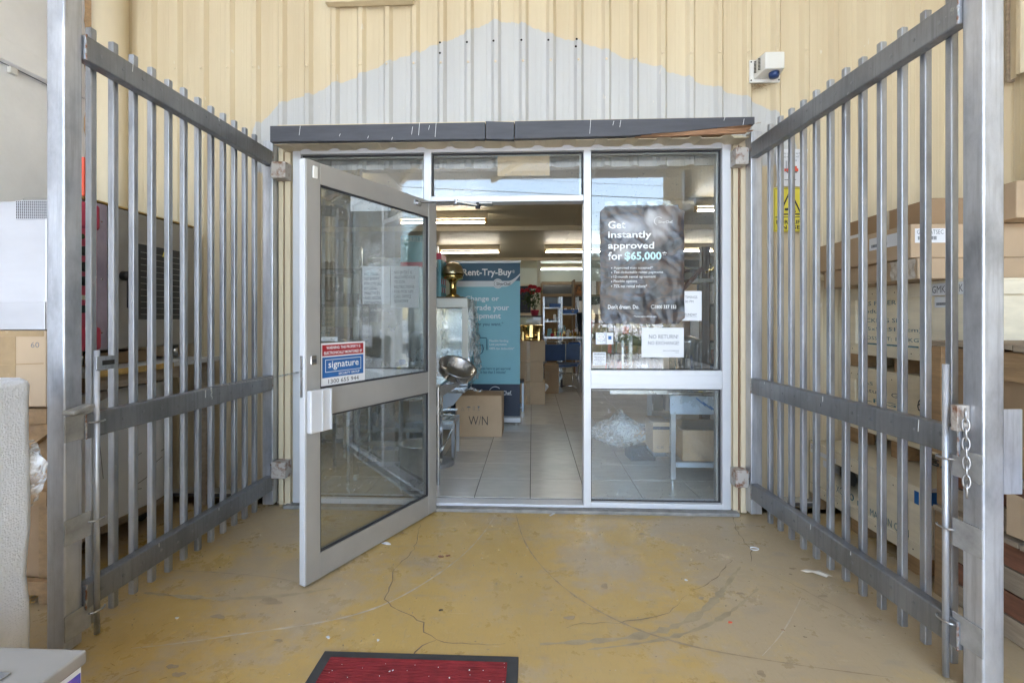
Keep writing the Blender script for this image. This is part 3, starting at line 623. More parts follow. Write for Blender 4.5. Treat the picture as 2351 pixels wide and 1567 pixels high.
# cream steel jamb channels either side
for x0, x1, lb in ((-1.772, -1.662, 'cream folded steel post left of the shopfront frame'), (1.326, 1.43, 'cream folded steel post right of the shopfront frame')):
    t = thing('door_post', lb, 'post', ((x0+x1)/2, YF, 0))
    MB().box(x0, x1, YF+.03, YW-.03, 0, 2.50).build('channel', M['cream'], t, bevel=.003)
    MB().box(x0+.012, x0+.046, YF+.004, YF+.028, .02, 2.47).build('fold', M['cream'], t, bevel=.003)
    MB().box(x0+.060, x0+.10, YF-.004, YF+.028, .01, 2.45).build('fold', M['cream'], t, bevel=.003)
    MB().box(x0+.048, x0+.058, YF+.016, YF+.029, .02, 2.46).build('rust_gap', M['timber_red'], t)
for side, nm in ((-1, 'left'), (1, 'right')):
    t = [o for o in bpy.data.objects if o.name.startswith('door_post') and o.parent is None and (o.location.x < 0) == (side < 0)][0]
    for z in ((2.305, .275) if side < 0 else (2.355, .26)):
        x0, x1 = (-1.762, -1.665) if side < 0 else (1.318, 1.40)
        h = MB().box(x0, x1, 3.165, YF+.002, z-.055, z+.055).build('hinge_bracket', M['rust'], t, bevel=.003)
        xo = x0-.004 if side < 0 else x1+.004
        MB().cyl((xo, 3.185, z-.048), (xo, 3.185, z+.048), .010, 10).build('hinge_pin', M['zinc'], h)
        for dz in (-.035, 0, .035): MB().cyl((xo, 3.185, z+dz-.003), (xo, 3.185, z+dz+.003), .013, 10).build('knuckle', M['rust'], h)
for x0, x1 in ((-1.80,-1.7725),(1.4305,1.455)): MB().box(x0, x1, YF+.06, YW-.03, 0, 2.48).build('reveal', M['cream'], sf)

# fascia board above: three charcoal pieces, broken end
fa = thing('fascia_board', 'charcoal painted timber fascia in three pieces with a splintered raw right end', 'fascia', (0,3.05,2.5))
def zt(x): return 2.5535 + (.0045)*(x+1.706)/3.09
segs = [(-1.706,-.302,2.553,2.449,2.553,2.446),(-.297,-.116,2.560,2.446,2.551,2.440),(-.111,1.387,2.556,2.444,2.558,2.470)]
for i, (x0, x1, t0, b0_, t1, b1_) in enumerate(segs):
    if i < 2: poly = [(x0,b0_),(x1,b1_),(x1,t1),(x0,t0)]
    else: poly = [(x0,b0_),(.62,2.452),(.80,2.466),(.93,2.472),(1.10,2.487),(1.387,2.513),(x1,t1),(x0,t0)]
    MB().prism(poly, 3.05, 3.088, 'y').build('board', M['fascia'], fa, bevel=.002)
rs = random.Random(5)
for i in range(9):
    z0 = 2.446+.007*i; x0 = .62+.03*i+rs.uniform(0,.05)
    MB().prism([(x0, z0+.002), (x0+.25, z0+.001+.004), (1.38-rs.uniform(0,.05), z0+.018+.0045*i*.3), (1.385-rs.uniform(0,.05), z0+.025), (x0+.3, z0+.012)], 3.052+rs.uniform(0,.006), 3.084, 'y').build('splinter', M['pine'], fa)
MB().cyl((1.36,3.06,2.515),(1.425,3.05,2.521),.003,6).build('nail', M['rust'], fa)
for px, py, h in [(688,300,22),(962,296,30),(1000,298,34),(946,300,18),(985,293,10),(1355,290,34),(1408,283,10),(1424,284,16),(1663,273,8),(1707,280,14),(845,315,6),(900,318,6),(780,310,6)]:
    p = PY(px, py, 3.049); hh = h/1100*3.05*.5
    MB().bar((p.x+.004, 3.0488, p.z+hh),(p.x-.003, 3.0488, p.z-hh), .0022, .0006, up=(0,1,0)).build('white_drip', M['ink_white'], fa)
# small lean roof behind the board: corrugated edge
rf = thing('porch_roof', 'small corrugated steel porch roof tucked behind the charcoal fascia', 'roof', (0,3.2,2.5))
mb = MB(); n = 170; vs = []
for y, dz in ((3.092, 0), (3.49, .03)):
    for i in range(n+1):
        x = -1.70+3.07*i/n; c = ((x-RIB0)/PIT) % 1.; q = abs(c-.5)*PIT
        vs.append((x, y, 2.522-.0+dz + (.016 if q < .022 else (.016*(1-(q-.022)/.02) if q < .042 else 0)) - .075))
mb.add(vs, [(i, i+1, n+2+i, n+1+i) for i in range(n)]); mb.build('corrugated_sheet', M['cream'], rf, solid=.004)
MB().box(-1.66, 1.33, YF+.012, YW-.03, FZT+.001, 2.549).build('infill', M['timber'], rf)
MB().box(-1.68, 1.36, 3.092, YW-.03, 2.556, 2.575).build('top_flashing', M['cream'], rf)

# ================================================================ THE OPEN DOOR
H0 = Vector((-.662, 3.205, 0)); H1 = Vector((-1.108, 2.272, 0)); dv = H1-H0; DL = dv.length
dr = thing('entrance_door', 'open aluminium framed glass entrance door swung outwards to the left', 'door', H0, math.atan2(dv.y, dv.x))
T = .022   # half thickness; local +y faces the camera side
DZ0, DZ1 = .012, 2.072
def dp(name, x0, x1, z0, z1, y0=-T, y1=T, m='alu_mill', **k): return MB().box(x0, x1, y0, y1, z0, z1).build(name, M[m], dr, **k)
SW = .085
dp('stile', 0, SW, DZ0, DZ1, bevel=.003); dp('stile', DL-SW, DL, DZ0, DZ1, bevel=.003)
dp('top_rail', SW, DL-SW, DZ1-.105, DZ1, -T+.001, T-.001, bevel=.002); dp('bottom_rail', SW, DL-SW, DZ0, DZ0+.125, -T+.001, T-.001, bevel=.002)
dp('midrail', SW, DL-SW, .815, .950, -T+.001, T-.001, bevel=.002)
dp('end_cap', DL, DL+.006, DZ0, DZ1, -T+.004, T-.004, 'alu', bevel=.002)
for z0, z1 in ((DZ0+.125,.815),(.950,DZ1-.105)):
    dp('glass_pane', SW, DL-SW, z0, z1, -.003, .003, 'glass_door')
    k = MB().box(SW, DL-SW, .004, T-.004, z1-.009, z1).box(SW, DL-SW, .004, T-.006, z0, z0+.009).box(SW, SW+.008, .004, T-.004, z0+.009, z1-.009).box(DL-SW-.006, DL-SW, .004, T-.004, z0+.009, z1-.009)
    k.build('gasket', M['alu_dark'], dr)
lk = dp('lock_case', DL-.125, DL-.004, .745, .952, T, T+.030, 'alu', bevel=.006)
MB().box(DL-.075, DL-.068, T+.031, T+.035, .748, .95).build('case_ridge', M['alu'], lk)
MB().box(DL-.125, DL-.118, T+.031, T+.037, .748, .95).build('case_lip', M['alu'], lk)
MB().box(DL-.055, DL-.020, T, T+.012, 1.075, 1.120).build('lock_cylinder', M['chrome'], dr, bevel=.004)
dp('strike_slot', DL+.006, DL+.009, .92, 1.12, -.008, .008, 'steel')
MB().box(DL-.062, DL-.036, T, T+.010, 1.985, 2.045).build('alarm_contact', M['white_plastic'], dr, bevel=.003)
# closer arm from top rail to header
ca = MB()
a = Vector((.20, T+.012, 2.035)); ca.cyl(a - Vector((0,.014,0)), a + Vector((0,.008,0)), .012, 10); ca.box(.17,.23,T,T+.006,2.02,2.05)
dr_arm = ca.build('closer_bracket', M['steel'], dr)
m2 = Matrix.Translation(H0) @ Matrix.Rotation(math.atan2(dv.y, dv.x), 4, 'Z')
aw = m2 @ a
cl = thing('door_closer', 'steel door closer arm reaching from the open door to the transom', 'door closer', aw)
e = PY(1047, 463, 3.22); f = PY(1097, 472, 3.27)
MB().cyl(aw, e, .006, 8).build('rod', M['steel'], cl); MB().cyl(e-Vector((0,0,.014)), e+Vector((0,0,.014)), .014, 10).build('pivot', M['steel'], cl)
MB().bar(e, f, .028, .010).build('arm', M['steel'], cl); MB().cyl(f-Vector((0,0,.02)), f+Vector((0,0,.02)), .018, 12).build('spindle', M['alu_dark'], cl)
MB().box(f.x-.09, f.x+.10, 3.255, 3.33, 2.083, 2.0935).build('closer_body', M['alu_mill'], cl, bevel=.002)
# security sticker on the door glass (local coords: width runs from the lock stile)
st = thing('security_sticker', None, None, (0,0,0)); st.parent = dr; st.location = (0,0,0); ROT[st.name] = True; st.name = 'security_sticker'; ROT['security_sticker'] = True
st['label'] = 'red, blue and white alarm company sticker on the door glass'
SX0, SX1, SZ0, SZ1 = DL-.165-.235, DL-.098, .958, 1.175
SX0 = DL-.40
MB().box(SX0, SX1, .004, .0048, SZ0, SZ1).build('sticker_sheet', M['paper'], st)
def sb(name, u0, u1, v0, v1, m, d=.0056):
    # u 0..1 left->right as read, v 0..1 bottom->top
    return MB().box(SX1-(SX1-SX0)*u0, SX1-(SX1-SX0)*u1, d-.0006, d, SZ0+(SZ1-SZ0)*v0, SZ0+(SZ1-SZ0)*v1).build(name, M[m], st)
sb('red_band', .04, .96, .70, .96, 'sticker_red'); sb('blue_band', .04, .96, .19, .67, 'sticker_blue')
for q in ((.10,.90,.60,.612),(.10,.90,.315,.327),(.10,.108,.315,.612),(.892,.90,.315,.612)): sb('white_line', *q, 'ink_white', .0064)
def st_text(s, u0, u1, v0, v1, m='ink_white', bold=.0):
    me = letter_mesh(s, bold); xs = [v.co.x for v in me.vertices]; zs = [v.co.y for v in me.vertices]
    for v in me.vertices:
        u = u0+(v.co.x-min(xs))/(max(xs)-min(xs))*(u1-u0); q = v0+(v.co.y-min(zs))/(max(zs)-min(zs))*(v1-v0)
        v.co = Vector((SX1-(SX1-SX0)*u, .0072, SZ0+(SZ1-SZ0)*q))
    me.materials.clear(); me.materials.append(M[m]); o = bpy.data.objects.new('lettering', me); COL.objects.link(o); o.parent = st
xs_fix = True
st_text('WARNING: THIS PROPERTY IS', .12, .88, .855, .925, bold=.02); st_text('ELECTRONICALLY MONITORED BY', .07, .93, .735, .805, bold=.02)
st_text('signature', .16, .84, .36, .57, bold=.01); st_text('SECURITY GROUP', .38, .86, .225, .285, bold=.01); st_text('1300 655 944', .16, .84, .045, .145, 'ink')

# ================================================================ GATES
def gate(label, hinge, near, s, posttop):
    hinge = Vector((*hinge, 0)); near = Vector((*near, 0)); d = near-hinge; L = d.length
    g = thing('security_gate', label, 'gate', hinge, math.atan2(d.y, d.x), group='pair of steel security gates')
    o_ = lambda a, b: sorted((s*a, s*b))
    def part(name, x0, x1, t0, t1, z0, z1, m='galv', bev=.004, **k):
        a, b = o_(t0, t1); return MB().box(x0, x1, a, b, z0, z1).build(name, M[m], g, bevel=bev, **k)
    PW = .075
    part('hinge_stile', 0, .075, -.012, .063, .03, 2.515, 'galv_post', .007)
    part('end_post', L, L+PW, 0, PW, -.0+.004, posttop, 'galv_post', .008)
    for z0, z1 in ((.130,.232),(.815,.915),(2.338,2.440)):
        part('rail', .06, L, -.001-.012, .038, z0, z1, 'galv_rail', .007)
    p0 = None
    for k in range(12):
        x = .075 + (k+1)*(L-.075)/12.85
        if p0 is None:
            a, b = o_(.039, .067); p0 = MB().box(-.014, .014, a, b, .022, 2.515).build('paling', M['galv'], g, bevel=.005); p0.location = (x, 0, 0)
        else: dup(p0, (x, 0, rnd.uniform(-.006,.006)), g)
    # screws along the rails
    sc = MB()
    for k in range(12):
        x = .075 + (k+1)*(L-.075)/12.85
        for z in (.185, .868, 2.392): sc.lathe([(.008,0),(.008,.002),(.0,.003)], (x+.02, -s*.013, z+rnd.uniform(-.01,.01)), 8, (0,-s,0))
    sc.build('rail_screws', M['galv_rail'], g, kind='stuff')
    for z0, z1 in ((.130,.232),(.815,.915),(2.338,2.440)):
        rr = random.Random(int(z0*100)+int(L*100))
        for xx in (L-.002, .077):
            pts = [(xx+rr.uniform(-.002,.002), s*(-.013), z0+(z1-z0)*i/14) for i in range(15)]
            MB().tube(pts, [rr.uniform(.002,.0045) for _ in pts], 6).build('weld_bead', M['weld_rust'], g)
    for k in range(5):
        xx = rnd.uniform(.12, L-.1); zt0 = rnd.choice((.232,.915,2.440)); hh = rnd.uniform(.012,.05)
        MB().bar((xx, -s*.0135, zt0-.004),(xx+rnd.uniform(-.004,.004), -s*.0135, zt0-.004-hh), .003, .0007, up=(0,1,0)).build('white_drip', M['ink_white'], g)
    # weld plates on the end post's inner side
    for z in (.205, .54, .79) if s > 0 else (.10, .47, .87):
        q = part('keeper_plate', L-.03, L+PW+.002, -.006, -.0005, z-.05, z+.05, 'weld', .001)
        x = L-.045; r = .02; pts = [Vector((x+r*1.6*math.cos(t), -s*(.016+r*.9*math.sin(t)), z+.01)) for t in [math.pi*i/8-.2 for i in range(9)]]
        MB().tube(pts, .0035, 6).build('keeper_ring', M['zinc'], g)
    # drop bolt
    zt_ = 1.17 if s < 0 else 1.135
    MB().cyl((L-.045, -s*.016, .01), (L-.045, -s*.016, zt_), .0105, 12).build('drop_bolt', M['galv_post'], g, smooth=True)
    if s < 0:
        MB().box(L-.12, L-.03, .022, .030, 1.09, 1.145).build('bolt_handle', M['galv'], g, bevel=.002)
        MB().box(L-.11, L-.055, .0305, .032, 1.108, 1.127).build('handle_slot', M['dark'], g)
        MB().obox((L+.045, -s*.030, .945), (.10,.045,.016), (0,.12,.1)).obox((L+.02,-s*.02,.935),(.06,.03,.02),(.2,-.1,0)).build('weld_lug', M['weld'], g, bevel=.003)
    else:
        MB().box(L+.005, L+.03, -.045, -.001, .91, 1.0).build('weld_lug', M['rust'], g, bevel=.002)
        MB().box(L+.045, L+.052, PW, PW+.085, .70, .99).build('latch_plate', M['galv_post'], g, bevel=.001)
    return g, L
gl_, LL = gate('left steel bar gate leaf folded back beside the grey oven', (-1.778,3.27), (-1.802,1.848), -1, 2.60)
gr_, LR = gate('right steel bar gate leaf folded back in front of the crates', (1.425,3.245), (1.512,1.753), 1, 2.78)

def chain(name, label, a, b, sag, pitch, r, ex, m='zinc', start=0):
    """real interlocking links between a and b"""
    a = Vector(a); b = Vector(b); t = thing(name, label, 'chain', a)
    Lh = (b-a).length; n = max(2, round(Lh/pitch)); P = [a.lerp(b, i/n) - Vector((0,0,sag*4*(i/n)*(1-i/n))) for i in range(n+1)]
    base = MB(); base.tube([Vector((math.cos(q)*pitch*.72 , math.sin(q)*ex, 0)) for q in [2*math.pi*i/14 for i in range(14)]], r, 6, closed=True)
    me = None
    for i, (p, q) in enumerate(zip(P, P[1:])):
        d = (q-p).normalized()
        if me is None:
            o = base.build('link', M[m], None, smooth=True); me = o.data
        else:
            o = bpy.data.objects.new('link', me); COL.objects.link(o)
        o.parent = t; o.location = (p+q)/2 - a
        qt = Vector((1,0,0)).rotation_difference(d); e = qt @ Matrix.Rotation(R(90*(i % 2)+start), 3, 'X').to_quaternion()
        o.rotation_mode = 'QUATERNION'; o.rotation_quaternion = e
    return t
c0 = PY(2200, 935, 1.72); c0 = Vector((1.478, 1.70, .985))
chain('hanging_chain', 'heavy steel chain hanging down the right gate post', c0, c0+Vector((.004,.0,-.29)), 0, .032, .0034, .0095, start=35)
ga = Vector((-1.782, 2.60, .925)); gb = Vector((-1.61, 3.235, .93))
chain('light_chain', 'thin zinc chain tied from the left gate rail to the shopfront frame', ga, gb, .006, .020, .0016, .006, start=20)
chain('light_chain', 'short loose end of thin chain dangling from the left gate rail', ga+Vector((.006,-.02,-.01)), ga+Vector((.004,-.015,-.07)), 0, .014, .0016, .005)
# ================================================================ ALARM, SIGNS, PIPE
al = thing('alarm_siren', 'white alarm siren box with blue strobe lens on the cladding wall', 'alarm', (1.63,3.45,3.05))
MB().box(1.535, 1.745, 3.452, 3.470, 2.965, 3.125).build('back_plate', M['white_plastic'], al, bevel=.004)
b = MB(); P = [(1.560,3.452,2.985),(1.725,3.452,2.985),(1.725,3.452,3.115),(1.560,3.452,3.115),(1.585,3.33,3.0),(1.715,3.33,3.0),(1.715,3.33,3.115),(1.585,3.33,3.115)]
b.add(P, [(0,1,2,3),(7,6,5,4),(0,4,5,1),(1,5,6,2),(2,6,7,3),(3,7,4,0)]); b.build('siren_housing', M['white_plastic'], al, bevel=.008)
v = MB()
for i in range(9):
    for j in range(2):
        z = 3.02+i*.0095; y = 3.365+j*.042; x = 1.5585 + (3.452-y)/.122*.025
        v.obox((x-.0005, y+.015, z), (.003,.032,.0045), (0,0,math.atan2(.025,-.122)+math.pi/2))
v.build('vent_slots', M['dark'], al, kind='stuff')
MB().lathe([(.0,-.036),(.028,-.034),(.034,-.016),(.034,0),(.0,0)], (1.665,3.375,2.992), 20).build('strobe_lens', M['blue_plastic'], al, smooth=True)
for x in (1.545, 1.736):
    for z in (2.98, 3.11): MB().lathe([(.006,0),(.0,.001)], (x,3.4515,z), 8, (0,-1,0)).build('screw_hole', M['dark'], al)
nest = MB(); rs = random.Random(9)
for i in range(26):
    a = Vector((1.60+rs.uniform(-.03,.03), 3.455, 2.955)); pts = [a + Vector((rs.uniform(-.012,.012)*k, rs.uniform(-.01,.006)*k*.5, -rs.uniform(.003,.012)*k)) for k in range(5)]; nest.tube(pts, .0007, 4)
tag(nest.build('wasp_nest', M['timber']), 'wispy scrap of dry nesting fibre hanging under the alarm siren', 'nest'); bpy.data.objects['wasp_nest']['kind'] = 'stuff'; bpy.data.objects['wasp_nest'].name = 'nest_fibre'

sg = thing('warning_sign', 'yellow forklift warning sign with black triangle behind the right gate', 'sign', (1.82,3.46,2.06))
MB().box(1.702,1.934,3.460,3.463,1.912,2.223).build('sign_plate', M['yellow_sign'], sg, bevel=.001)
for q in ((1.710,1.926,1.919,1.921),(1.710,1.926,2.214,2.216),(1.710,1.712,1.921,2.214),(1.924,1.926,1.921,2.214),(1.716,1.920,2.012,2.018)): MB().box(q[0],q[1],3.4585,3.4598,q[2],q[3]).build('border_line', M['ink'], sg)
tri = MB(); c = 1.818
for a, b in (((c,2.200),(c-.075,2.035)),((c,2.200),(c+.075,2.035)),((c-.078,2.035),(c+.078,2.035))): tri.bar((a[0],3.459,a[1]),(b[0],3.459,b[1]), .010, .001, up=(0,1,0))
tri.build('warning_triangle', M['ink'], sg)
fk = MB(); fk.box(c-.038,c-.01,3.4575,3.459,2.062,2.078).box(c-.012,c+.022,3.4575,3.459,2.062,2.085).box(c+.002,c+.006,3.4575,3.459,2.085,2.11).box(c+.002,c+.022,3.4575,3.459,2.108,2.112).box(c+.02,c+.034,3.4575,3.459,2.05,2.08)
fk.lathe([(.009,0),(.0,.0008)], (c-.0,3.459,2.055), 14, (0,-1,0)); fk.lathe([(.011,0),(.0,.0008)], (c+.027,3.459,2.053), 14, (0,-1,0)); fk.build('truck_pictogram', M['ink'], sg)
lettering('FORKLIFT', (1.722,1.914,1.967,1.995), M['ink'], sg, d=-3.4592, bold=.02); lettering('IN USE', (1.752,1.884,1.930,1.957), M['ink'], sg, d=-3.4592, bold=.02)
pn = thing('paper_notice', 'white paper notice with an orange forklift picture above the yellow sign', 'notice', (1.83,3.46,2.36))
MB().grid(lambda u, v: (1.722+.212*u+.004*math.sin(v*7), 3.462-.006*abs(math.sin(u*3+v*2)), 2.235+.262*v-.006*u), 8, 8).build('paper_sheet', M['paper'], pn, solid=.0008)
lettering('FORK LIFTS ARE ALWAYS', (1.752,1.91,2.455,2.467), M['ink_grey'], pn, d=-3.454); lettering('AND PEOPLE AT ALL', (1.752,1.91,2.432,2.444), M['ink_grey'], pn, d=-3.454); lettering('TIMES', (1.80,1.86,2.405,2.417), M['ink_grey'], pn, d=-3.454)
MB().box(1.775,1.87,3.4525,3.454,2.335,2.355).box(1.80,1.86,3.4525,3.454,2.355,2.372).build('orange_body', M['orange'], pn); MB().box(1.785,1.789,3.452,3.4538,2.33,2.41).box(1.80,1.805,3.452,3.4538,2.37,2.405).box(1.835,1.84,3.452,3.4538,2.37,2.405).box(1.80,1.84,3.452,3.4538,2.402,2.406).lathe([(.011,0),(0,.0008)],(1.80,3.4538,2.334),12,(0,-1,0)).lathe([(.011,0),(0,.0008)],(1.855,3.4538,2.334),12,(0,-1,0)).build('truck_outline', M['ink_grey'], pn)
MB().box(1.775,1.855,3.4525,3.454,2.275,2.278).build('rule_line', M['ink'], pn)

dpipe = thing('downpipe', 'wide cream painted downpipe on the wall near the left corner', 'pipe', (-3.08,3.38,0))
MB().cyl((-3.085,3.38,.05),(-3.085,3.38,ZT-.05), .105, 28).build('pipe', M['cream'], dpipe, smooth=True)
for z in (.8, 4.2): MB().cyl((-3.085,3.38,z-.03),(-3.085,3.38,z+.03), .109, 28).build('pipe_bracket', M['cream'], dpipe, smooth=True)
cs = thing('corner_strip', 'rusty stained edge strip in the left wall corner', 'trim', (-3.3,3.45,0))
mb = MB(); rs = random.Random(4)
mb.grid(lambda u, v: (-3.355+.10*u, 3.45+.02*rs.random(), .02+v*4.9), 4, 60); mb.build('strip', M['timber'], cs, solid=.004)
MB().box(-3.245,-3.225,3.40,3.44,.02,4.9).build('conduit', M['alu'], cs)
wc = thing('cable_clip', 'white clip holding a thin wire on the left concrete wall', 'clip', (XL+.02,2.0,2.7))
p = PX(25,155,XL+.01); MB().box(XL+.001, XL+.03, p.y-.02, p.y+.03, p.z-.04, p.z+.03).build('clip_body', M['white_plastic'], wc, bevel=.006)
a = PX(-80,115,XL+.02); b2 = PX(105,190,XL+.02); tag(MB().tube([(XL+.02,.5,a.z),(XL+.02,p.y,p.z),(XL+.02,b2.y,b2.z-.01),(XL+.02,3.3,b2.z-.10)], .003, 6).build('wire', M['ink_grey']), 'thin sagging wire along the left concrete wall', 'wire')

# ================================================================ cartons and crates helpers
def carton(label, x0, x1, y0, y1, z0, z1, m='card', group=None, tapes=(), bev=.006, name='carton'):
    t = thing(name, label, 'box', ((x0+x1)/2, (y0+y1)/2, z0), group=group)
    MB().box(x0, x1, y0, y1, z0, z1).build('box_body', M[m], t, bevel=bev)
    for (f, a0, a1, b0_, b1_) in tapes:
        e = .0015
        if f == '-y': q = MB().box(a0, a1, y0-e, y0-.0002, b0_, b1_)
        elif f == '-x': q = MB().box(x0-e, x0-.0002, a0, a1, b0_, b1_)
        else: q = MB().box(a0, a1, b0_, b1_, z1+.0002, z1+e)
        q.build('tape', M['tape'], t)
    return t
def label_on(t, face, d, u0, u1, v0, v1, lines=(), bars=True, m='paper', seed=0, txt=None):
    """small shipping label; face -x: u is -y"""
    e = .0022
    def bx(a0, a1, b0_, b1_, k):
        a0, a1 = sorted((a0, a1))
        if face == '-y': return MB().box(a0, a1, -d-e-k, -d-e*.5-k+.0004, b0_, b1_)
        return MB().box(-d-e-k, -d-e*.5-k+.0004, -a1, -a0, b0_, b1_)
    l = bx(u0, u1, v0, v1, 0).build('label', M[m], t)
    if bars:
        rr = random.Random(seed); u = u0+(u1-u0)*.08; mb = MB()
        while u < u0+(u1-u0)*.62:
            ww = rr.choice((.0015,.002,.003)); q = bx(u, u+ww, v0+(v1-v0)*.2, v0+(v1-v0)*.45, .0009); mb.add(q.v, q.f); u += ww+rr.choice((.0015,.0025))
        mb.build('barcode', M['ink_grey'], l, kind='stuff')
    for (s, a, b, c, d2) in (txt or ()): lettering(s, (u0+(u1-u0)*a, u0+(u1-u0)*b, v0+(v1-v0)*c, v0+(v1-v0)*d2), M['ink_grey'], l, face=face, d=d+e+.0012)
    return l
def crate(label, x0, x1, y0, y1, z0, z1, m='ply', mb_='ply', feet=.09, group=None, name='crate', batten=.022, bw_=.07):
    """plywood case: panels, edge battens proud of them and pallet feet"""
    t = thing(name, label, 'crate', ((x0+x1)/2, (y0+y1)/2, z0), group=group); zb = z0+feet; e = batten
    MB().box(x0+e, x1-e, y0+e, y1-e, zb, z1-.012).build('case_panel', M[m], t, bevel=.002)
    MB().box(x0, x1, y0, y1, z1-.0115, z1).build('lid', M[mb_], t, bevel=.002)
    for a, b in ((zb, zb+bw_), (z1-.012-bw_, z1-.012)):
        MB().box(x0, x0+e-.001, y0, y1, a, b).build('batten', M[mb_], t, bevel=.002)
        MB().box(x0+e, x1, y0, y0+e-.001, a, b).build('batten', M[mb_], t, bevel=.002)
    L_ = y1-y0; ks = [y0] + ([(y0+y1)/2-bw_/2] if L_ > 1.2 else []) + [y1-bw_]
    for y in ks: MB().box(x0+.001, x0+e-.001, y+.001, y+bw_, zb+bw_+.001, z1-.013-bw_).build('batten', M[mb_], t, bevel=.002)
    for x in (x0+e, x1-bw_): MB().box(x, x+bw_, y0+.001, y0+e-.001, zb+bw_+.001, z1-.013-bw_).build('batten', M[mb_], t, bevel=.002)
    if feet > .03:
        for y in (y0+.01, (y0+y1)/2-.05, y1-.11):
            for x in (x0+.01, (x0+x1)/2-.05, x1-.11): MB().box(x, x+.10, y, y+.10, z0+.001, zb-.001).build('pallet_block', M['timber'], t, bevel=.002)
        MB().box(x0+.002, x1-.002, y0+.02, y0+.09, z0, z0+.0008).build('skid', M['timber'], t)
    else: pass
    nails = MB(); rr = random.Random(int(x0*100+z1*77))
    for k in range(14):
        y = y0+.04+(L_-.08)*k/13; nails.lathe([(.004,0),(0,.001)], (x0-.0003, y, rr.choice((zb+bw_*.5, z1-.012-bw_*.5))), 6, (-1,0,0))
    nails.build('nails', M['dark'], t, kind='stuff')
    return t
GR = 'crates and cartons stacked behind the right gate'
cC = crate('lowest long pale plywood crate with a black scorch stain and blue corner label', 1.95, 2.66, 2.50, 3.46, .0, .448, group=GR, feet=.085)
cB = crate('pale plywood crate in the middle of the stack, hand lettered in marker pen', 2.20, 3.25, 2.56, 3.44, .45, .972, group=GR, feet=.105)
cA = crate('upper pale plywood crate with stencilled gross weight lines on its left face', 2.20, 3.25, 2.52, 3.43, .975, 1.505, group=GR, feet=.085)
def sten(t, face, d, s, y_near, y_far, z0, z1, m='ink_teal', bold=0):
    """text on a -x face: reads from far (left) to near (right)"""
    lettering(s, (-y_far, -y_near, z0, z1), M[m], t, face='-x', d=-d, bold=bold)
dA = 2.2205-.002
sten(cA, '-x', dA, 'GAS FRYER', 3.02, 3.36, 1.385, 1.412); sten(cA, '-x', dA, 'Product:', 3.10, 3.36, 1.335, 1.362); sten(cA, '-x', dA, 'PACKING SIZE:', 2.92, 3.36, 1.275, 1.302)
sten(cA, '-x', dA, '44.5x55x51.5(cm)', 2.83, 3.36, 1.215, 1.245); sten(cA, '-x', dA, 'GROSS WT: 125(KG)', 2.83, 3.36, 1.155, 1.185)
MB().box(dA-.001, dA, 2.85, 3.34, 1.125, 1.14).build('teal_smear', M['ink_teal'], cA)
label_on(cA, '-x', -2.2205, -2.74, -2.60, 1.36, 1.42, seed=4)
lb = label_on(cA, '-x', -2.2, -2.74, -2.53, 1.425, 1.49, bars=False, txt=[('GMK', .05, .45, .2, .8), ('GMK', .55, .95, .2, .8)])
label_on(cA, '-y', -2.541, 2.55, 2.66, 1.18, 1.38, bars=False)
sten(cB, '-x', dA, 'GAS', 3.22, 3.36, .865, .885); sten(cB, '-x', dA, 'Natural Gas', 2.93, 3.36, .815, .842, 'ink_grey'); sten(cB, '-x', dA, 'LPG:', 2.98, 3.30, .755, .78)
sten(cB, '-x', dA, '65kg', 2.66, 2.86, .74, .85, 'ink', -.01)
label_on(cB, '-x', -2.2205, -2.64, -2.60, .75, .80, seed=8)
MB().box(2.197,2.1985,2.60,2.66,.62,.655).build('steel_corner', M['zinc'], cB)
dC = 1.9705-.002
sten(cC, '-x', dC, 'MADE IN CHINA', 2.56, 2.88, .155, .195); sten(cC, '-x', dC, 'E', 2.95, 2.99, .17, .20); sten(cC, '-x', dC, 'XG', 3.13, 3.19, .18, .225)
rc = MB(); rc.tube([(dC-.001, 3.04+.016*math.cos(t), .20+.018*math.sin(t)) for t in [math.pi*2*i/14 for i in range(14)]], .003, 5, closed=True); rc.build('round_mark', M['ink_teal'], cC)
blu = flat('blue_card', (.02,.14,.42), .6)
MB().box(2.0,2.055,2.4975,2.4992,.36,.425).build('blue_label', blu, cC); MB().box(1.9478,1.9492,2.502,2.53,.36,.425).build('blue_label', blu, cC)
MB().box(1.952,2.10,2.4972,2.4989,.43,.446).build('paper_edge', M['paper'], cC)
label_on(cC, '-x', -1.9475, -3.44, -3.38, .37, .43, bars=False, txt=[('GMK', .15, .85, .4, .85)])
label_on(cC, '-x', -1.9475, -3.33, -3.16, .37, .40, bars=False); label_on(cC, '-x', -1.970, -3.33, -3.16, .30, .345, bars=False)
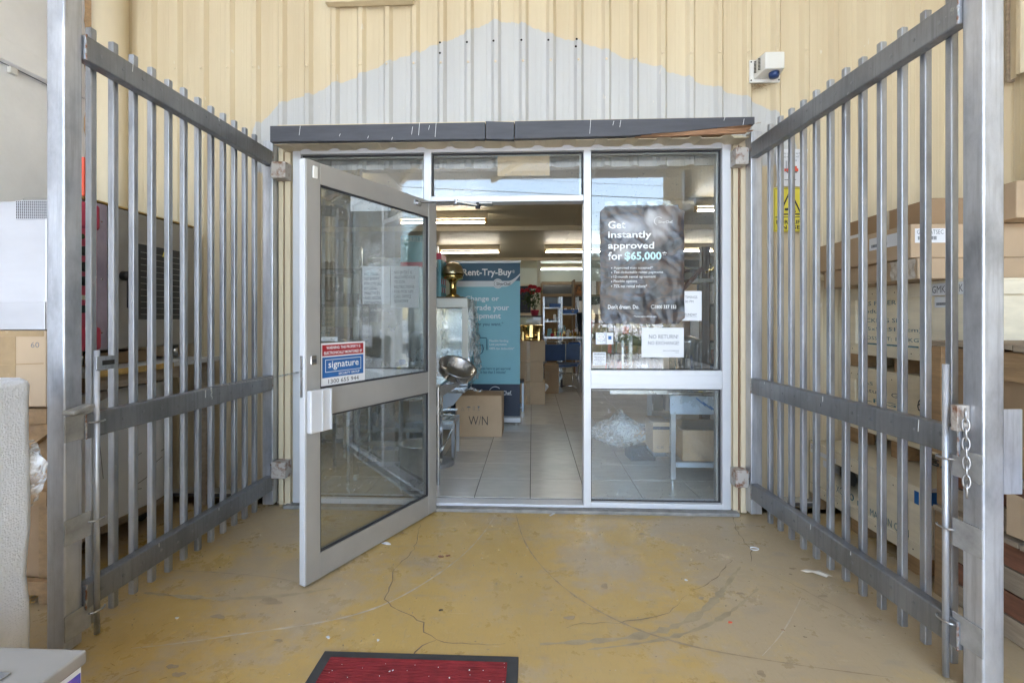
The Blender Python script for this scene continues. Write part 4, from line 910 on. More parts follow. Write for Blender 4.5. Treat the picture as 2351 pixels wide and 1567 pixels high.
# scorch: soft stain with its own material
def stain_mat():
    m, t, b, out = newmat('scorch_stain'); N = t.nodes.new; L = t.links.new
    tc = N('ShaderNodeTexCoord'); ns = N('ShaderNodeTexNoise'); ns.inputs['Scale'].default_value = 12; ns.inputs['Detail'].default_value = 6; L(tc.outputs['Object'], ns.inputs['Vector'])
    gr = N('ShaderNodeTexGradient'); gr.gradient_type = 'SPHERICAL'; mp = N('ShaderNodeMapping'); mp.inputs['Scale'].default_value = (1, 4.6, 7.0); L(tc.outputs['Object'], mp.inputs[0]); L(mp.outputs[0], gr.inputs[0])
    a = N('ShaderNodeMath'); a.operation = 'MULTIPLY_ADD'; a.inputs[1].default_value = .5; a.inputs[2].default_value = -.22; L(ns.outputs['Fac'], a.inputs[0])
    s = N('ShaderNodeMath'); s.operation = 'ADD'; L(gr.outputs['Fac'], s.inputs[0]); L(a.outputs[0], s.inputs[1])
    rg = N('ShaderNodeMapRange'); rg.inputs[1].default_value = .16; rg.inputs[2].default_value = .75; L(s.outputs[0], rg.inputs[0])
    L(rg.outputs[0], b.inputs['Alpha']); b.inputs['Base Color'].default_value = (.02,.02,.02,1); b.inputs['Roughness'].default_value = .9; return m
o = MB().quad((0,-.2,-.13),(0,.2,-.13),(0,.2,.13),(0,-.2,.13)).build('scorch_mark', stain_mat(), cC)
wl = wloc(cC); o.data.transform(Matrix.Translation(wl)); o.location = Vector((dC-.0012, 3.07, .315)) - wl
# cartons on top
k1 = carton('long crushed brown carton under the others, its end wrapped in clear tape', 2.02, 3.28, 2.60, 3.41, 1.508, 1.618, group=GR, m='card')
MB().grid(lambda u, v: (2.012+.01*math.sin(v*9+u*14)*.4, 2.61+.17*u, 1.51+.105*v), 8, 8).build('clear_wrap', M['tape_clear'], k1, solid=.001)
MB().obox((2.06,3.43,1.575),(.09,.05,.05),(.2,.3,.5)).build('foil_scrap', M['chrome'], k1)
k2 = carton('long brown carton with two barcode labels wrapping its corner', 2.0, 3.28, 2.62, 3.46, 1.621, 1.80, group=GR, m='card')
label_on(k2, '-x', -2.0, -2.93, -2.70, 1.70, 1.77, seed=5); label_on(k2, '-y', -2.62, 2.02, 2.20, 1.70, 1.775, seed=6, txt=[('GMK: ATSEC', .05, .8, .6, .9)])
k3 = carton('topmost brown carton with a taped side flap and barcode label', 2.20, 3.28, 2.74, 3.44, 1.803, 1.965, group=GR, m='card_dark')
MB().box(2.1985,2.1995,3.05,3.10,1.803,1.965).build('tape', M['tape_clear'], k3); label_on(k3, '-x', -2.2, -3.42, -3.28, 1.82, 1.87, seed=7)
k4 = carton('pale brown carton at the right edge on top of the long cartons', 2.42, 3.25, 2.55-.15+.1, 2.735, 1.803, 1.99, group=GR, m='card')
MB().box(2.56,2.68,2.4985,2.4995,1.85,1.97).build('tape', M['tape'], k4)
# rough timber crates at the far right
GD = 'rough timber crates stacked at the far right'
def rough(label, x0, x1, y0, y1, z0, z1, m='timber', open_=False, red=False):
    t = thing('timber_crate', label, 'crate', ((x0+x1)/2,(y0+y1)/2,z0), group=GD); rr = random.Random(int(z0*100)+5)
    MB().box(x0+.03,x1,y0+.03,y1-.03,z0+.02,z1-.03).build('case_panel', M['card_dark' if open_ else 'timber_grey'], t)
    n = max(2, round((z1-z0)/.12)); h = (z1-z0-.03)/n
    for i in range(n):
        if open_ and 0 < i < n-1: continue
        MB().box(x0+.008,x0+.029,y0,y1,z0+i*h+.003,z0+(i+1)*h-.003).build('board', M['timber_red' if red and i % 2 else m], t, bevel=.002)
        MB().box(x0+.03,x1,y0+.008,y0+.029,z0+i*h+.003,z0+(i+1)*h-.003).build('board', M[m], t, bevel=.002)
    for y in (y0, y1-.09): MB().box(x0-.014,x0+.0075,y,y+.085,z0,z1-.025).build('upright', M['timber'], t, bevel=.002)
    for i in range(5): MB().box(x0-.02,x1,y0+i*(y1-y0)/5+.003,y0+(i+1)*(y1-y0)/5-.003,z1-.024+rr.uniform(-.003,.003),z1).build('top_board', M['timber_grey'], t, bevel=.002)
    return t
d1 = rough('lowest rough timber crate at far right with a black stencil mark', 1.92, 2.6, 1.35, 2.36, .0, .42, 'timber_grey', red=True)
d2 = rough('second rough timber crate at far right with red stained boards', 1.93, 2.6, 1.35, 2.36, .424, .66, 'timber_grey', red=True)
d3 = rough('upper open slatted timber crate at far right with splintered top', 1.93, 2.6, 1.35, 2.42, .664, 1.195, 'timber', True)
lettering('GAS T', (-2.40,-2.14,.60,.635), M['ink'], d2, face='-x', d=-1.9135, bold=.01)
lettering('E1 | BL-558', (-1.83,-1.62,.27,.31), M['ink'], d1, face='-x', d=-1.9265, bold=.01); lettering('ORD', (-1.76,-1.68,.22,.25), M['ink'], d1, face='-x', d=-1.9265, bold=.01)
cd2 = thing('cardboard_sheet', 'torn cardboard sheet tucked between the rough timber crates at far right', 'cardboard', (1.9,1.7,.5))
MB().grid(lambda u, v: (1.895+.01*math.sin(u*9), 1.40+.6*u, .44+.16*v+.012*math.sin(u*21)*v), 12, 3).build('sheet', M['card'], cd2, solid=.004)
pp = thing('paper_document', 'lilac printed document sheet taped to the crates at far right edge', 'paper', (1.9,1.7,.65))
MB().box(1.884,1.886,1.50,1.86,.56,.765).build('sheet', M['paper_blue'], pp)
for i, (a, b, z) in enumerate([(1.78,1.84,.74),(1.55,1.80,.725),(1.6,1.80,.715),(1.72,1.82,.69),(1.72,1.82,.68),(1.76,1.83,.63)]): MB().box(1.8825,1.8838,a,b,z,z+.003).build('print_line', M['ink_grey'], pp)
bt = thing('blue_tool', 'blue and dark plastic tool lying on the slatted crate at right edge', 'tool', (1.98,1.75,1.197))
MB().obox((1.99,1.72,1.225),(.07,.34,.05)).build('tool_body', M['ink_grey'], bt, bevel=.01)
for y in (1.60,1.70,1.80): MB().obox((1.952,y,1.235),(.02,.05,.035)).build('blue_grip', flat('bright_blue', (.03,.2,.55), .4), bt, bevel=.006)

# ================================================================ LEFT SIDE
GL = 'goods standing behind the left gate'
ov = thing('combi_oven', 'grey commercial oven with dark window door and red control panel', 'oven', (-2.8,2.9,1.11), group=GL)
ox = -2.40
MB().box(-2.74, ox-.03, 2.46, 3.32, 1.12, 1.945).build('oven_body', M['oven'], ov, bevel=.006)
MB().box(ox-.029, ox, 2.62, 3.32, 1.125, 1.940).build('oven_door', M['oven'], ov, bevel=.008)
MB().box(ox-.029, ox-.004, 2.548, 2.615, 1.125, 1.940).build('side_trim', M['oven_purple'], ov, bevel=.004)
for z in (1.22,1.52,1.84): MB().lathe([(.006,0),(.004,.003),(0,.004)], (ox-.004,2.58,z), 8, (1,0,0)).build('screw', M['chrome'], ov)
w_ = MB().box(ox+.0005, ox+.006, 2.80, 3.19, 1.28, 1.77).build('window_surround', M['oven'], ov, bevel=.003)
MB().box(ox+.0062, ox+.009, 2.815, 3.175, 1.295, 1.755).build('window_glass', M['black_glass'], w_, bevel=.001)
for i in range(11): MB().box(ox+.0092, ox+.0105, 2.83, 3.16, 1.325+i*.038, 1.3275+i*.038).build('rack_line', M['oven'], w_)
MB().prism([(3.0,1.70),(3.03,1.70),(3.015,1.735)], ox+.0094, ox+.0104, 'x').build('warning_triangle', M['yellow'], w_)
hd = MB().cyl((ox,2.715,1.55),(ox+.05,2.715,1.55), .028, 16).build('handle_boss', M['black'], ov, smooth=True); MB().box(ox+.03, ox+.055, 2.70, 2.73, 1.36, 1.56).build('handle', M['black'], ov, bevel=.008)
MB().box(ox-.05, ox+.006, 2.40, 2.545, 1.20, 1.86).build('control_panel', M['red'], ov, bevel=.01)
MB().box(ox-.05, ox+.02, 2.40, 2.552, 1.78, 1.925).build('panel_cap', M['red'], ov, bevel=.02); MB().box(ox-.05, ox+.02, 2.40, 2.56, 1.125, 1.255).build('panel_cap', M['red'], ov, bevel=.02)
for i, z in enumerate((1.66,1.575,1.50)): MB().cyl((ox+.006,2.455,z),(ox+.03,2.455,z), .026, 16).build('knob', M['black'], ov, smooth=True)
MB().cyl((ox+.006,2.44,1.735),(ox+.02,2.44,1.735), .014, 12).build('green_lamp', M['green'], ov); MB().box(ox+.006,ox+.009,2.40,2.52,1.40,1.425).build('label_strip', M['paper_warm'], ov); MB().box(ox+.006,ox+.02,2.42,2.47,1.33,1.37).build('switch', M['black'], ov)
MB().box(ox-.06, ox+.004, 2.46, 3.325, 1.9455, 1.953).build('top_edge', M['edge_yellow'], ov)
for y in (2.5,3.2): MB().cyl((ox-.06,y,1.044),(ox-.06,y,1.12), .02, 12).build('foot', M['chrome'], ov, smooth=True)
p = PX(230,460,-2.46)
tp = thing('tape_roll', 'roll of yellow tape with a red core lying on top of the oven', 'tape roll', (-2.46,2.55,1.953), group=GL)
MB().lathe([(.022,0),(.05,0),(.05,.05),(.022,.05),(.022,0)], (-2.462,2.475,1.954), 24).build('tape_ring', M['yellow'], tp, smooth=False); MB().lathe([(.0,.05),(.026,.051),(.026,.075),(0,.078)], (-2.462,2.475,1.954), 18).build('red_cap', M['red'], tp, smooth=True)
rr_ = thing('red_board', 'bright orange red plastic board standing on the oven behind the post', 'board', (-2.5,2.41,1.95), group=GL)
MB().box(-2.50,-2.385,2.45,2.475,1.954,2.16).build('panel', M['orange'], rr_, bevel=.004)
tb = thing('bench', 'grey topped bench with chipped yellow edge under the oven', 'bench', (-2.7,2.5,0), group=GL)
MB().box(-3.2,-2.22,2.29,3.32,1.003,1.030).build('bench_top', M['chip'], tb); MB().box(-2.2195,-2.205,2.29,2.86,.999,1.032).build('yellow_edge', M['edge_yellow'], tb, bevel=.002); MB().box(-3.2,-2.23,2.30,3.0,.93,1.0025).build('apron', M['timber_grey'], tb)
for y in (2.32,3.25): MB().box(-3.18,-3.12,y,y+.06,0,.91).build('leg', M['timber_grey'], tb)
for y in (3.25,): MB().box(-2.33,-2.27,y,y+.06,0,.999).build('leg', M['timber_grey'], tb)
carton('thin brown carton squeezed between bench and oven', -2.9, -2.45, 2.56, 2.95, 1.032, 1.105, group=GL, m='card_dark')
# white rounded bin on casters
def rrect(x0, x1, y0, y1, r, n=6):
    P = []
    for cx, cy, a0 in ((x1-r,y1-r,0),(x0+r,y1-r,90),(x0+r,y0+r,180),(x1-r,y0+r,270)):
        for i in range(n+1): t = R(a0+90*i/n); P.append((cx+r*math.cos(t), cy+r*math.sin(t)))
    return P
bn = thing('ingredient_bin', 'white scratched metal bin with rounded corners on casters under the bench', 'bin', (-2.7,2.7,0), group=GL)
MB().prism(rrect(-3.1,-2.36,2.32,3.12,.20), .16, .90, 'z').build('bin_body', M['white_enamel'], bn, bevel=.004)
MB().prism(rrect(-3.105,-2.355,2.315,3.125,.20), .12, .159, 'z').build('base_band', M['timber_grey'], bn)
for (x, y) in ((-2.52,2.98),(-2.5,2.42),(-2.95,2.98),(-2.95,2.42)):
    c = MB().cyl((x-.018,y,.055),(x+.018,y,.055), .052, 18).build('caster_wheel', M['rubber'], bn, smooth=True); MB().box(x-.026,x+.026,y-.02,y+.02,.07,.119).build('caster_fork', M['zinc'], c)
for (y0, z0, y1, z1) in [(2.45,.62,2.47,.50),(2.52,.60,2.54,.42),(2.72,.47,2.80,.49),(2.86,.38,2.96,.42),(2.72,.30,2.84,.33),(2.74,.285,2.80,.275),(2.95,.46,3.02,.47),(2.62,.80,2.66,.76)]:
    MB().bar((-2.3595,y0,z0),(-2.3595,y1,z1), .004, .0006, up=(1,0,0)).build('scratch', M['ink_grey'], bn)
MB().obox((-2.345,2.52,.885),(.03,.10,.05),(.3,0,0)).build('hook_latch', M['rust'], bn, bevel=.01)
# near left: stainless cabinet, cartons, timber frame, bubble wrap, box
sc_ = thing('stainless_cabinet', 'tall stainless cabinet with a perforated grille beyond the left gate post', 'cabinet', (-2.7,2.3,1.25), group=GL)
MB().box(-3.28,-2.17,2.052,2.22,1.250,1.825).build('cabinet_body', M['steel_film'], sc_, bevel=.004)
MB().box(-3.28,-2.17,2.044,2.0515,1.250,1.375).build('lower_band', M['steel_film'], sc_, bevel=.003)
gp = PY(38,459,2.05); gq = PY(118,503,2.05)
gr2 = MB().box(gp.x,gq.x,2.046,2.0515,gq.z,gp.z-.004).build('grille', M['steel_film'], sc_)
hl = MB(); nx, nz = 17, 11
for i in range(nx):
    for j in range(nz):
        x = gp.x+.006+(gq.x-gp.x-.012)*i/(nx-1); z = gq.z+.006+(gp.z-gq.z-.016)*j/(nz-1); hl.box(x-.0024,x+.0024,2.0448,2.0456,z-.0024,z+.0024)
hl.build('grille_holes', M['dark'], gr2, kind='stuff')
cl_ = carton('large brown carton with wide tape strips at the left edge', -3.28, -2.17, 2.05, 2.22, .905, 1.247, group=GL, m='card', tapes=[('-y',-2.42,-2.31,.98,1.2195),('-y',-3.2,-2.18,1.22,1.245)])
MB().bar((-2.45,2.0485,1.09),(-2.18,2.0485,1.10),.004,.0008,up=(0,1,0)).build('crease', M['tape'], cl_)
lettering('60', (-2.24,-2.20,1.17,1.195), M['ink_grey'], cl_, d=-2.049)
tf = thing('pine_crate', 'rough pine packing frame with a diagonal brace under the left carton', 'crate', (-2.6,2.2,0), group=GL)
for z in (.828, .46): MB().box(-3.25,-2.17,2.052,2.09,z,z+.068).build('beam', M['timber'], tf, bevel=.002)
MB().box(-3.25,-2.17,2.056,2.09,.06,.12).build('beam', M['timber'], tf, bevel=.002)
MB().bar((-2.52,2.075,.56),(-2.17,2.075,.82),.055,.03,up=(0,1,0)).build('brace', M['timber'], tf)
for x in (-3.25,-2.25): MB().box(x,x+.07,2.0915,2.12,0,.90).build('upright', M['timber'], tf, bevel=.002)
carton('dark brown carton inside the pine packing frame at left', -3.2, -2.19, 2.125, 2.24, .1, .895, group=GL, m='card_dark')
def bub():
    m, t, b, out = newmat('bubble_wrap'); N = t.nodes.new; L = t.links.new
    tc = N('ShaderNodeTexCoord'); vo = N('ShaderNodeTexVoronoi'); vo.inputs['Scale'].default_value = 130; vo.inputs['Randomness'].default_value = .7; L(tc.outputs['Object'], vo.inputs['Vector'])
    ns = N('ShaderNodeTexNoise'); ns.inputs['Scale'].default_value = 9; ns.inputs['Detail'].default_value = 5; L(tc.outputs['Object'], ns.inputs['Vector'])
    mr = N('ShaderNodeMapRange'); mr.inputs[1].default_value = 0; mr.inputs[2].default_value = .6; mr.inputs[3].default_value = 1; mr.inputs[4].default_value = 0; L(vo.outputs['Distance'], mr.inputs[0])
    bp = N('ShaderNodeBump'); bp.inputs['Strength'].default_value = .4; bp.inputs['Distance'].default_value = .004; L(mr.outputs[0], bp.inputs['Height'])
    b2 = N('ShaderNodeBump'); b2.inputs['Strength'].default_value = .5; b2.inputs['Distance'].default_value = .02; L(ns.outputs['Fac'], b2.inputs['Height']); L(bp.outputs[0], b2.inputs['Normal'])
    cr = N('ShaderNodeValToRGB'); cr.color_ramp.elements[0].color = (.62,.64,.69,1); cr.color_ramp.elements[1].color = (.80,.82,.88,1); L(ns.outputs['Fac'], cr.inputs[0]); L(cr.outputs[0], b.inputs['Base Color'])
    L(b2.outputs[0], b.inputs['Normal']); b.inputs['Roughness'].default_value = .3; b.inputs['Coat Weight'].default_value = .5; return m
M['bubble'] = bub()
bb = thing('wrapped_parcel', 'tall parcel fully wrapped in white bubble wrap at the left edge', 'parcel', (-1.95,1.7,0))
def bubf(x0, x1, y0, y1, z1):
    mb = MB(); n = 14; vs = []
    for k in range(n+1):
        z = z1*k/n
        for (x, y) in rrect(x0, x1, y0, y1, .035, 4): vs.append((x+.010*noise.noise(Vector((x*4,y*4,z*6))), y+.010*noise.noise(Vector((x*4+9,y*4,z*6))), z-(.012*noise.noise(Vector((x*5,y*5,0))) if k == n else 0)))
    m_ = 20; f = [(k*m_+i, k*m_+(i+1) % m_, (k+1)*m_+(i+1) % m_, (k+1)*m_+i) for k in range(n) for i in range(m_)] + [tuple(range(n*m_, n*m_+m_))]
    return mb.add(vs, f)
bubf(-2.2, -1.625, 1.12, 1.50, 1.10).build('bubble_sheet', M['bubble'], bb, bevel=.02)
MB().grid(lambda u, v: (-1.655+.05*math.sin(v*3.1)*u+.006*noise.noise(Vector((u*9,v*9,1))), 1.47+.05*u+.02*noise.noise(Vector((u*7,v*7,3))), .68+.22*v), 10, 14).build('plastic_tail', M['film'], bb, smooth=True)
mt_ = thing('appliance_box', 'shiny silver topped box with purple printed side at the lower left corner', 'box', (-1.5,.8,0))
MB().box(-2.1,-1.075,.20,1.115,.468,.502).build('box_top', M['alu_mill'], mt_, bevel=.006); MB().box(-2.09,-1.08,.21,1.105,0,.4675).build('box_body', M['paper'], mt_, bevel=.003)
MB().box(-1.7,-1.17,.30,1.03,.5025,.506).build('top_panel', M['steel'], mt_, bevel=.002)
prp = mat('purple_print', (.10,.10,.50), .4, col2=(.42,.12,.45), scale=5, mix=(.4,.6)); MB().box(-1.0795,-1.078,.22,1.10,.03,.455).build('printed_side', prp, mt_)
# red mat
ma = thing('door_mat', 'red ribbed door mat with dark rubber border in the foreground', 'mat', (-.43,1.6,0))
MB().box(-.808,-.052,1.36,1.835,.001,.007).build('rubber_border', M['rubber'], ma, bevel=.002)
M['matred'] = mat('red_mat_pile', (.25,.022,.027), .95, var=.3, scale=14, bump=.5, bscale=150, rvar=0)
mb = MB(); x0, x1 = -.768, -.094
for i in range(28):
    y = 1.395+i*.0145; mb.box(x0, x1, y, y+.0105, .0072, .0115)
mb.build('red_ribs', M['matred'], ma, kind='stuff'); MB().box(x0,x1,1.39,1.80,.0072,.0085).build('red_backing', M['matred'], ma)
sp = MB(); rs = random.Random(12)
for i in range(90):
    x = rs.uniform(x0,x1); y = rs.uniform(1.40,1.79); r = rs.choice((.0008,.001,.0015,.003)); sp.obox((x,y,.0125),(r*2,r*1.4,.001),(0,0,rs.uniform(0,3)))
sp.build('white_specks', M['paper'], ma, kind='stuff')
# litter with shape
t = thing('paper_scrap', 'torn brown paper scrap on the floor beside the right gate foot', 'paper scrap', PZ(1880,1320))
c = PZ(1880,1320); mb = MB(); rs = random.Random(3); ring = [(-.075,.028),(-.045,.034),(-.02,.026),(.02,.03),(.035,.012),(.05,-.028),(.03,-.024),(.02,-.030),(-.005,-.012),(-.03,.004),(-.05,.010)]
vs = [Vector((c.x+a, c.y+b, .004+.010*abs(math.sin(a*60+b*30)))) for a, b in ring]; vs.append(Vector((c.x, c.y+.006, .018))); n = len(ring)
mb.add(vs, [(i, (i+1) % n, n) for i in range(n)]); mb.build('torn_paper', M['paper_warm'], t, solid=.001)
c = PZ(1730,1260); tag(MB().tube([Vector((c.x+.022*math.cos(q)*(1+.3*math.cos(q)), c.y+.018*math.sin(q), .004)) for q in [2*math.pi*i/16 for i in range(16)]], .0022, 5, closed=True).build('plastic_ring', M['paper']), 'small looped white plastic tie on the floor near the right gate', 'litter')
a = PZ(1262,1184); b_ = PZ(1281,1178); tag(MB().bar((a.x,a.y,.003),(b_.x,b_.y+.02,.004),.012,.001).build('paper_strip', M['paper']), 'thin white paper strip on floor before the threshold', 'litter')
st_ = MB(); rs = random.Random(21)
for i in range(48):
    px = rs.uniform(230,820); py = rs.uniform(1450,1567) if rs.random() < .8 else rs.uniform(1400,1500); c = PZ(px,py); a = rs.uniform(0,3.1); l = rs.uniform(.004,.022); h_ = Vector((math.cos(a)*l, math.sin(a)*l, 0))
    st_.bar(c-h_+Vector((0,0,.003)), c+h_+Vector((0,0,.004)), rs.choice((.0009,.0013)), .0008)
for i in range(40):
    px = rs.uniform(20,110); py = rs.uniform(1320,1400); c = PZ(px,py); a = rs.uniform(0,3.1); l = rs.uniform(.01,.05); h_ = Vector((math.cos(a)*l, math.sin(a)*l, 0))
    st_.bar(c-h_+Vector((0,0,.004)), c+h_+Vector((0,0,.01)), .004, .002)
o = st_.build('straw_litter', M['edge_yellow']); tag(o, 'scattered dry straw and wood shavings on the left part of the floor', 'straw', kind='stuff')
# ================================================================ INTERIOR
IZ = .031
struct('interior_walls', MB().box(-3.75,-3.6,3.64,14.2,.0,2.9).box(4.9,5.05,3.64,14.2,.0,2.9).box(-3.6,4.9,14.0,14.2,.0,2.9).box(-3.6,-1.80,3.56,3.63,0,2.9).box(1.46,4.9,3.56,3.63,0,2.9).box(-1.8,1.46,3.56,3.63,2.52,2.9), M['wall_in'])
ce = struct('ceiling', MB().box(-3.6,4.9,3.635,14.0,2.80,2.9), M['ceil'])
MB().box(-1.79,1.45,3.36,3.555,2.515,2.56).build('opening_head', M['ceil'], ce)
for i in range(9):
    for j in range(4):
        MB().box(-3.6+j*2.12,-3.6+(j+1)*2.12-.006,3.64+i*1.15,3.64+(i+1)*1.15-.006,2.775,2.799).build('ceiling_panel', M['ceil'], ce)
for y in (7.7,11.65): MB().box(-3.6,4.9,y-.07,y+.07,2.70,2.7745).build('ceiling_beam', M['ceil'], ce, bevel=.004)
def tubelight(x0, x1, y, lb, m='tube', z=2.63):
    t = thing('fluorescent_light', lb, 'light', ((x0+x1)/2,y,z), group='fluorescent tubes on the shop ceiling')
    MB().box(x0,x1,y-.04,y+.04,z+.05,z+.145).build('housing', M['ceil'], t, bevel=.004)
    MB().cyl((x0+.03,y,z),(x1-.03,y,z),.0125,12).build('tube', M[m], t, smooth=True)
    for x in (x0,x1-.03): MB().box(x,x+.03,y-.018,y+.018,z-.018,z+.05).build('end_holder', M['edge_yellow'], t)
tubelight(-1.85,-.625,6.6,'nearest lit fluorescent tube, seen at the top left of the doorway'); tubelight(-1.87,-.646,9.6,'second lit tube at left, straight behind the nearest one')
tubelight(.244,1.47,9.6,'lit tube at the right edge of the doorway, second row'); tubelight(2.36,3.58,9.6,'lit tube seen through the right window beside the dark poster')
tubelight(.212,1.44,13,'cool white far tube at the back of the shop','tube_cool'); tubelight(-1.9,-.7,13,'far tube hidden above the pull up banner','tube_cool'); tubelight(2.0,3.2,6.0,'lit tube high behind the upper part of right window'); tubelight(-2.9,-1.7,4.7,'lit tube showing through the left window glass')
# back wall features
bp_ = thing('partition_window', 'brown timber framed internal window at the back of the shop', 'window', (1.2,13.9,1.2))
a = PY(1243,650,13.9); b = PY(1700,706,13.9); MB().box(a.x,b.x,13.93,13.95,b.z,a.z).build('glass_pane', M['black_glass'], bp_)
for z in (a.z, a.z-.35, b.z): MB().box(a.x,b.x,13.86,13.925,z-.04,z+.04).build('rail', M['wood_frame'], bp_)
for x in (a.x, a.x+.95, a.x+1.9, a.x+3.0): MB().box(x-.04,x+.04,13.855,13.92,.1,a.z).build('stile', M['wood_frame'], bp_)
MB().box(a.x,b.x,13.90,13.93,.04,b.z-.045).build('lower_panel', M['wood_frame'], bp_)
co = thing('column', 'cream square column behind the red roses', 'column', (.25,11.5,0)); a = PY(1233,626,11.6); b = PY(1241,626,11.6); MB().box(a.x,b.x,11.55,11.65,IZ,2.69).build('shaft', M['wall_in'], co)
pc = thing('picture', 'dark framed picture behind the red roses', 'picture', (-.1,11.8,1.8)); a = PY(1195,652,11.8); b = PY(1223,690,11.8)
MB().box(a.x-.2,b.x,11.8,11.83,b.z-.4,a.z).build('frame', M['paper_warm'], pc); MB().box(a.x-.15,b.x-.05,11.79,11.799,b.z-.3,a.z-.05).build('print', M['navy'], pc)
# banner
bn_ = thing('pull_up_banner', 'teal pull up banner with white lettering standing in the doorway', 'banner', (-.55,5.85,IZ)); by = 5.85
bl, br = PY(1035,602,by).x, PY(1194,602,by).x; BT = PY(1100,604,by).z; BB = .11
def bz(py): return PY(1120,py,by).z
def bx_(px): return PY(px,700,by).x
MB().box(bl,br,by,by+.003,bz(881),bz(645)).build('banner_sheet', M['teal'], bn_)
MB().box(bl,br,by,by+.003,BB,bz(881)-.0005).build('navy_base', M['navy'], bn_); MB().box(bl,br,by,by+.003,bz(645)+.0005,BT).build('top_band', M['banner_blue'], bn_)
MB().box(bl-.01,br+.01,by-.012,by+.015,BT,BT+.03).build('top_rail', M['alu'], bn_, bevel=.003)
MB().box(bl-.01,br+.01,by-.10,by+.10,IZ+.02,BB).build('base_case', M['alu'], bn_, bevel=.01)
for x in (bl+.05, br-.06): MB().box(x,x+.03,by-.15,by+.15,IZ,IZ+.018).build('base_foot', M['alu_mill'], bn_)
n = 12; poly = [(bl, bz(645)+.001)] + [(bx_(1166)+(br-bx_(1166))*i/n, bz(645)+.001+(bz(628)-bz(645))*(1-math.cos(i/n*math.pi/2))) for i in range(n+1)] + [(br-(br-bx_(1160))*i/n, bz(632)+(bz(658)-bz(632))*math.sin(i/n*math.pi/2)) for i in range(n+1)] + [(bl, bz(658))]
MB().prism(poly, by-.003, by-.0008, 'y').build('white_swoosh', M['paper'], bn_)
cc = (bx_(1143), bz(651)); MB().cyl((cc[0],by-.005,cc[1]),(cc[0],by-.0032,cc[1]), .060, 28).build('logo_disc', M['paper'], bn_)
MB().tube([(cc[0]+.045*math.cos(t),by-.006,cc[1]+.045*math.sin(t)) for t in [R(40)+i*R(290)/20 for i in range(21)]], .0018, 5).build('logo_arc', M['ink_grey'], bn_)
def bt_(s, px0, px1, py0, py1, m, bold=0): lettering(s, (bx_(px0), bx_(px1), bz(py1), bz(py0)), M[m], bn_, d=-(by-.0065), bold=bold)
bt_('SilverChef.',1140,1173,648,655,'ink',.01); bt_('Rent-Try-Buy',1062,1175,617,637,'ink_white',.025); bt_('®',1176,1182,620,627,'ink_white')
bt_('Change or',1068,1146,679,694,'ink_white',.015); bt_('upgrade your',1067,1169,699,716,'ink_white',.015); bt_('equipment',1067,1150,719,735,'ink_white',.015); bt_('whenever you want.*',1062,1156,739,750,'teal_dark',.02)
bt_('Flexible funding',1124,1167,779,786,'ink_white'); bt_('Low payments',1124,1163,787,794,'ink_white'); bt_('100% tax deductible*',1124,1181,796,802,'ink_white')
bt_('Scan here to get approval',1103,1172,842,850,'teal_dark',.01); bt_('in less than 5 minutes!',1103,1161,850,857,'teal_dark',.01)
bt_('SilverChef.',1132,1175,896,906,'ink_white',.015)
cc = (bx_(1137), bz(901)); MB().tube([(cc[0]+.075*math.cos(t),by-.006,cc[1]+.075*math.sin(t)) for t in [R(45)+i*R(180)/20 for i in range(21)]], .0035, 5).build('logo_arc', M['ink_white'], bn_)
def stroke(L_, r=.006): MB().tube([(bx_(a),by-.007,bz(b)) for a, b in L_], r, 6).build('hand_icon', M['teal_dark'], bn_)
stroke([(1080,775),(1117,775),(1118,780),(1118,803)]); stroke([(1088,762),(1098,765),(1102,770),(1102,775)]); stroke([(1071,825),(1071,815),(1078,810),(1084,805),(1084,795),(1078,790),(1073,795),(1072,805)])
stroke([(1099,822),(1100,815),(1108,808),(1110,800),(1108,791),(1103,792),(1101,800),(1095,806),(1092,812)]); stroke([(1086,788),(1091,790),(1091,794),(1085,798),(1091,803),(1085,806)])
# W/N carton
wn = carton('brown carton marked W/N standing on the shop tiles before the banner', -.825,-.325,5.12,5.50,IZ,.475, bev=.008)
def wp(px, py): return PY(px, py, 5.117)
MB().quad((-.825,5.125,.476),(-.33,5.125,.476),(-.34,5.25,.50),(-.82,5.25,.51)).build('top_flap', M['card_dark'], wn, solid=.004)
a = wp(1076,975); b = wp(1120,955); lettering('W/N', (a.x,b.x,a.z,b.z), M['ink'], wn, d=-5.1175, bold=-.01)
ic = MB(); c = wp(1083,937)
ic.tube([(c.x-.018,5.1165,c.z-.012),(c.x+.018,5.1165,c.z-.012),(c.x,5.1165,c.z+.02)],.0022,5,closed=True)
c = wp(1076,937); c = wp(1075,938)
ic2 = MB(); u = wp(1076,937); 
ic2.prism([(u.x-.025+.05*i/8, u.z+.008+.015*math.sin(math.pi*i/8)) for i in range(9)], 5.1155, 5.1168,'y').box(u.x-.0015,u.x+.0015,5.1155,5.1168,u.z-.03,u.z+.008)
g = wp(1099,936); ic2.prism([(g.x-.013,g.z+.02),(g.x+.013,g.z+.02),(g.x+.004,g.z-.003),(g.x-.004,g.z-.003)],5.1155,5.1168,'y').box(g.x-.0015,g.x+.0015,5.1155,5.1168,g.z-.022,g.z-.003).box(g.x-.009,g.x+.009,5.1155,5.1168,g.z-.026,g.z-.022)
k = wp(1088,936); ic2.box(k.x-.009,k.x-.006,5.1155,5.1168,k.z-.026,k.z+.02).box(k.x+.006,k.x+.009,5.1155,5.1168,k.z-.026,k.z+.02)
ic2.build('handling_marks', M['ink_grey'], wn); c = wp(1062,939); MB().tube([(c.x-.018,5.1165,c.z-.012),(c.x+.018,5.1165,c.z-.012),(c.x,5.1165,c.z+.02)],.0022,5,closed=True).build('recycle_mark', M['ink_grey'], wn)
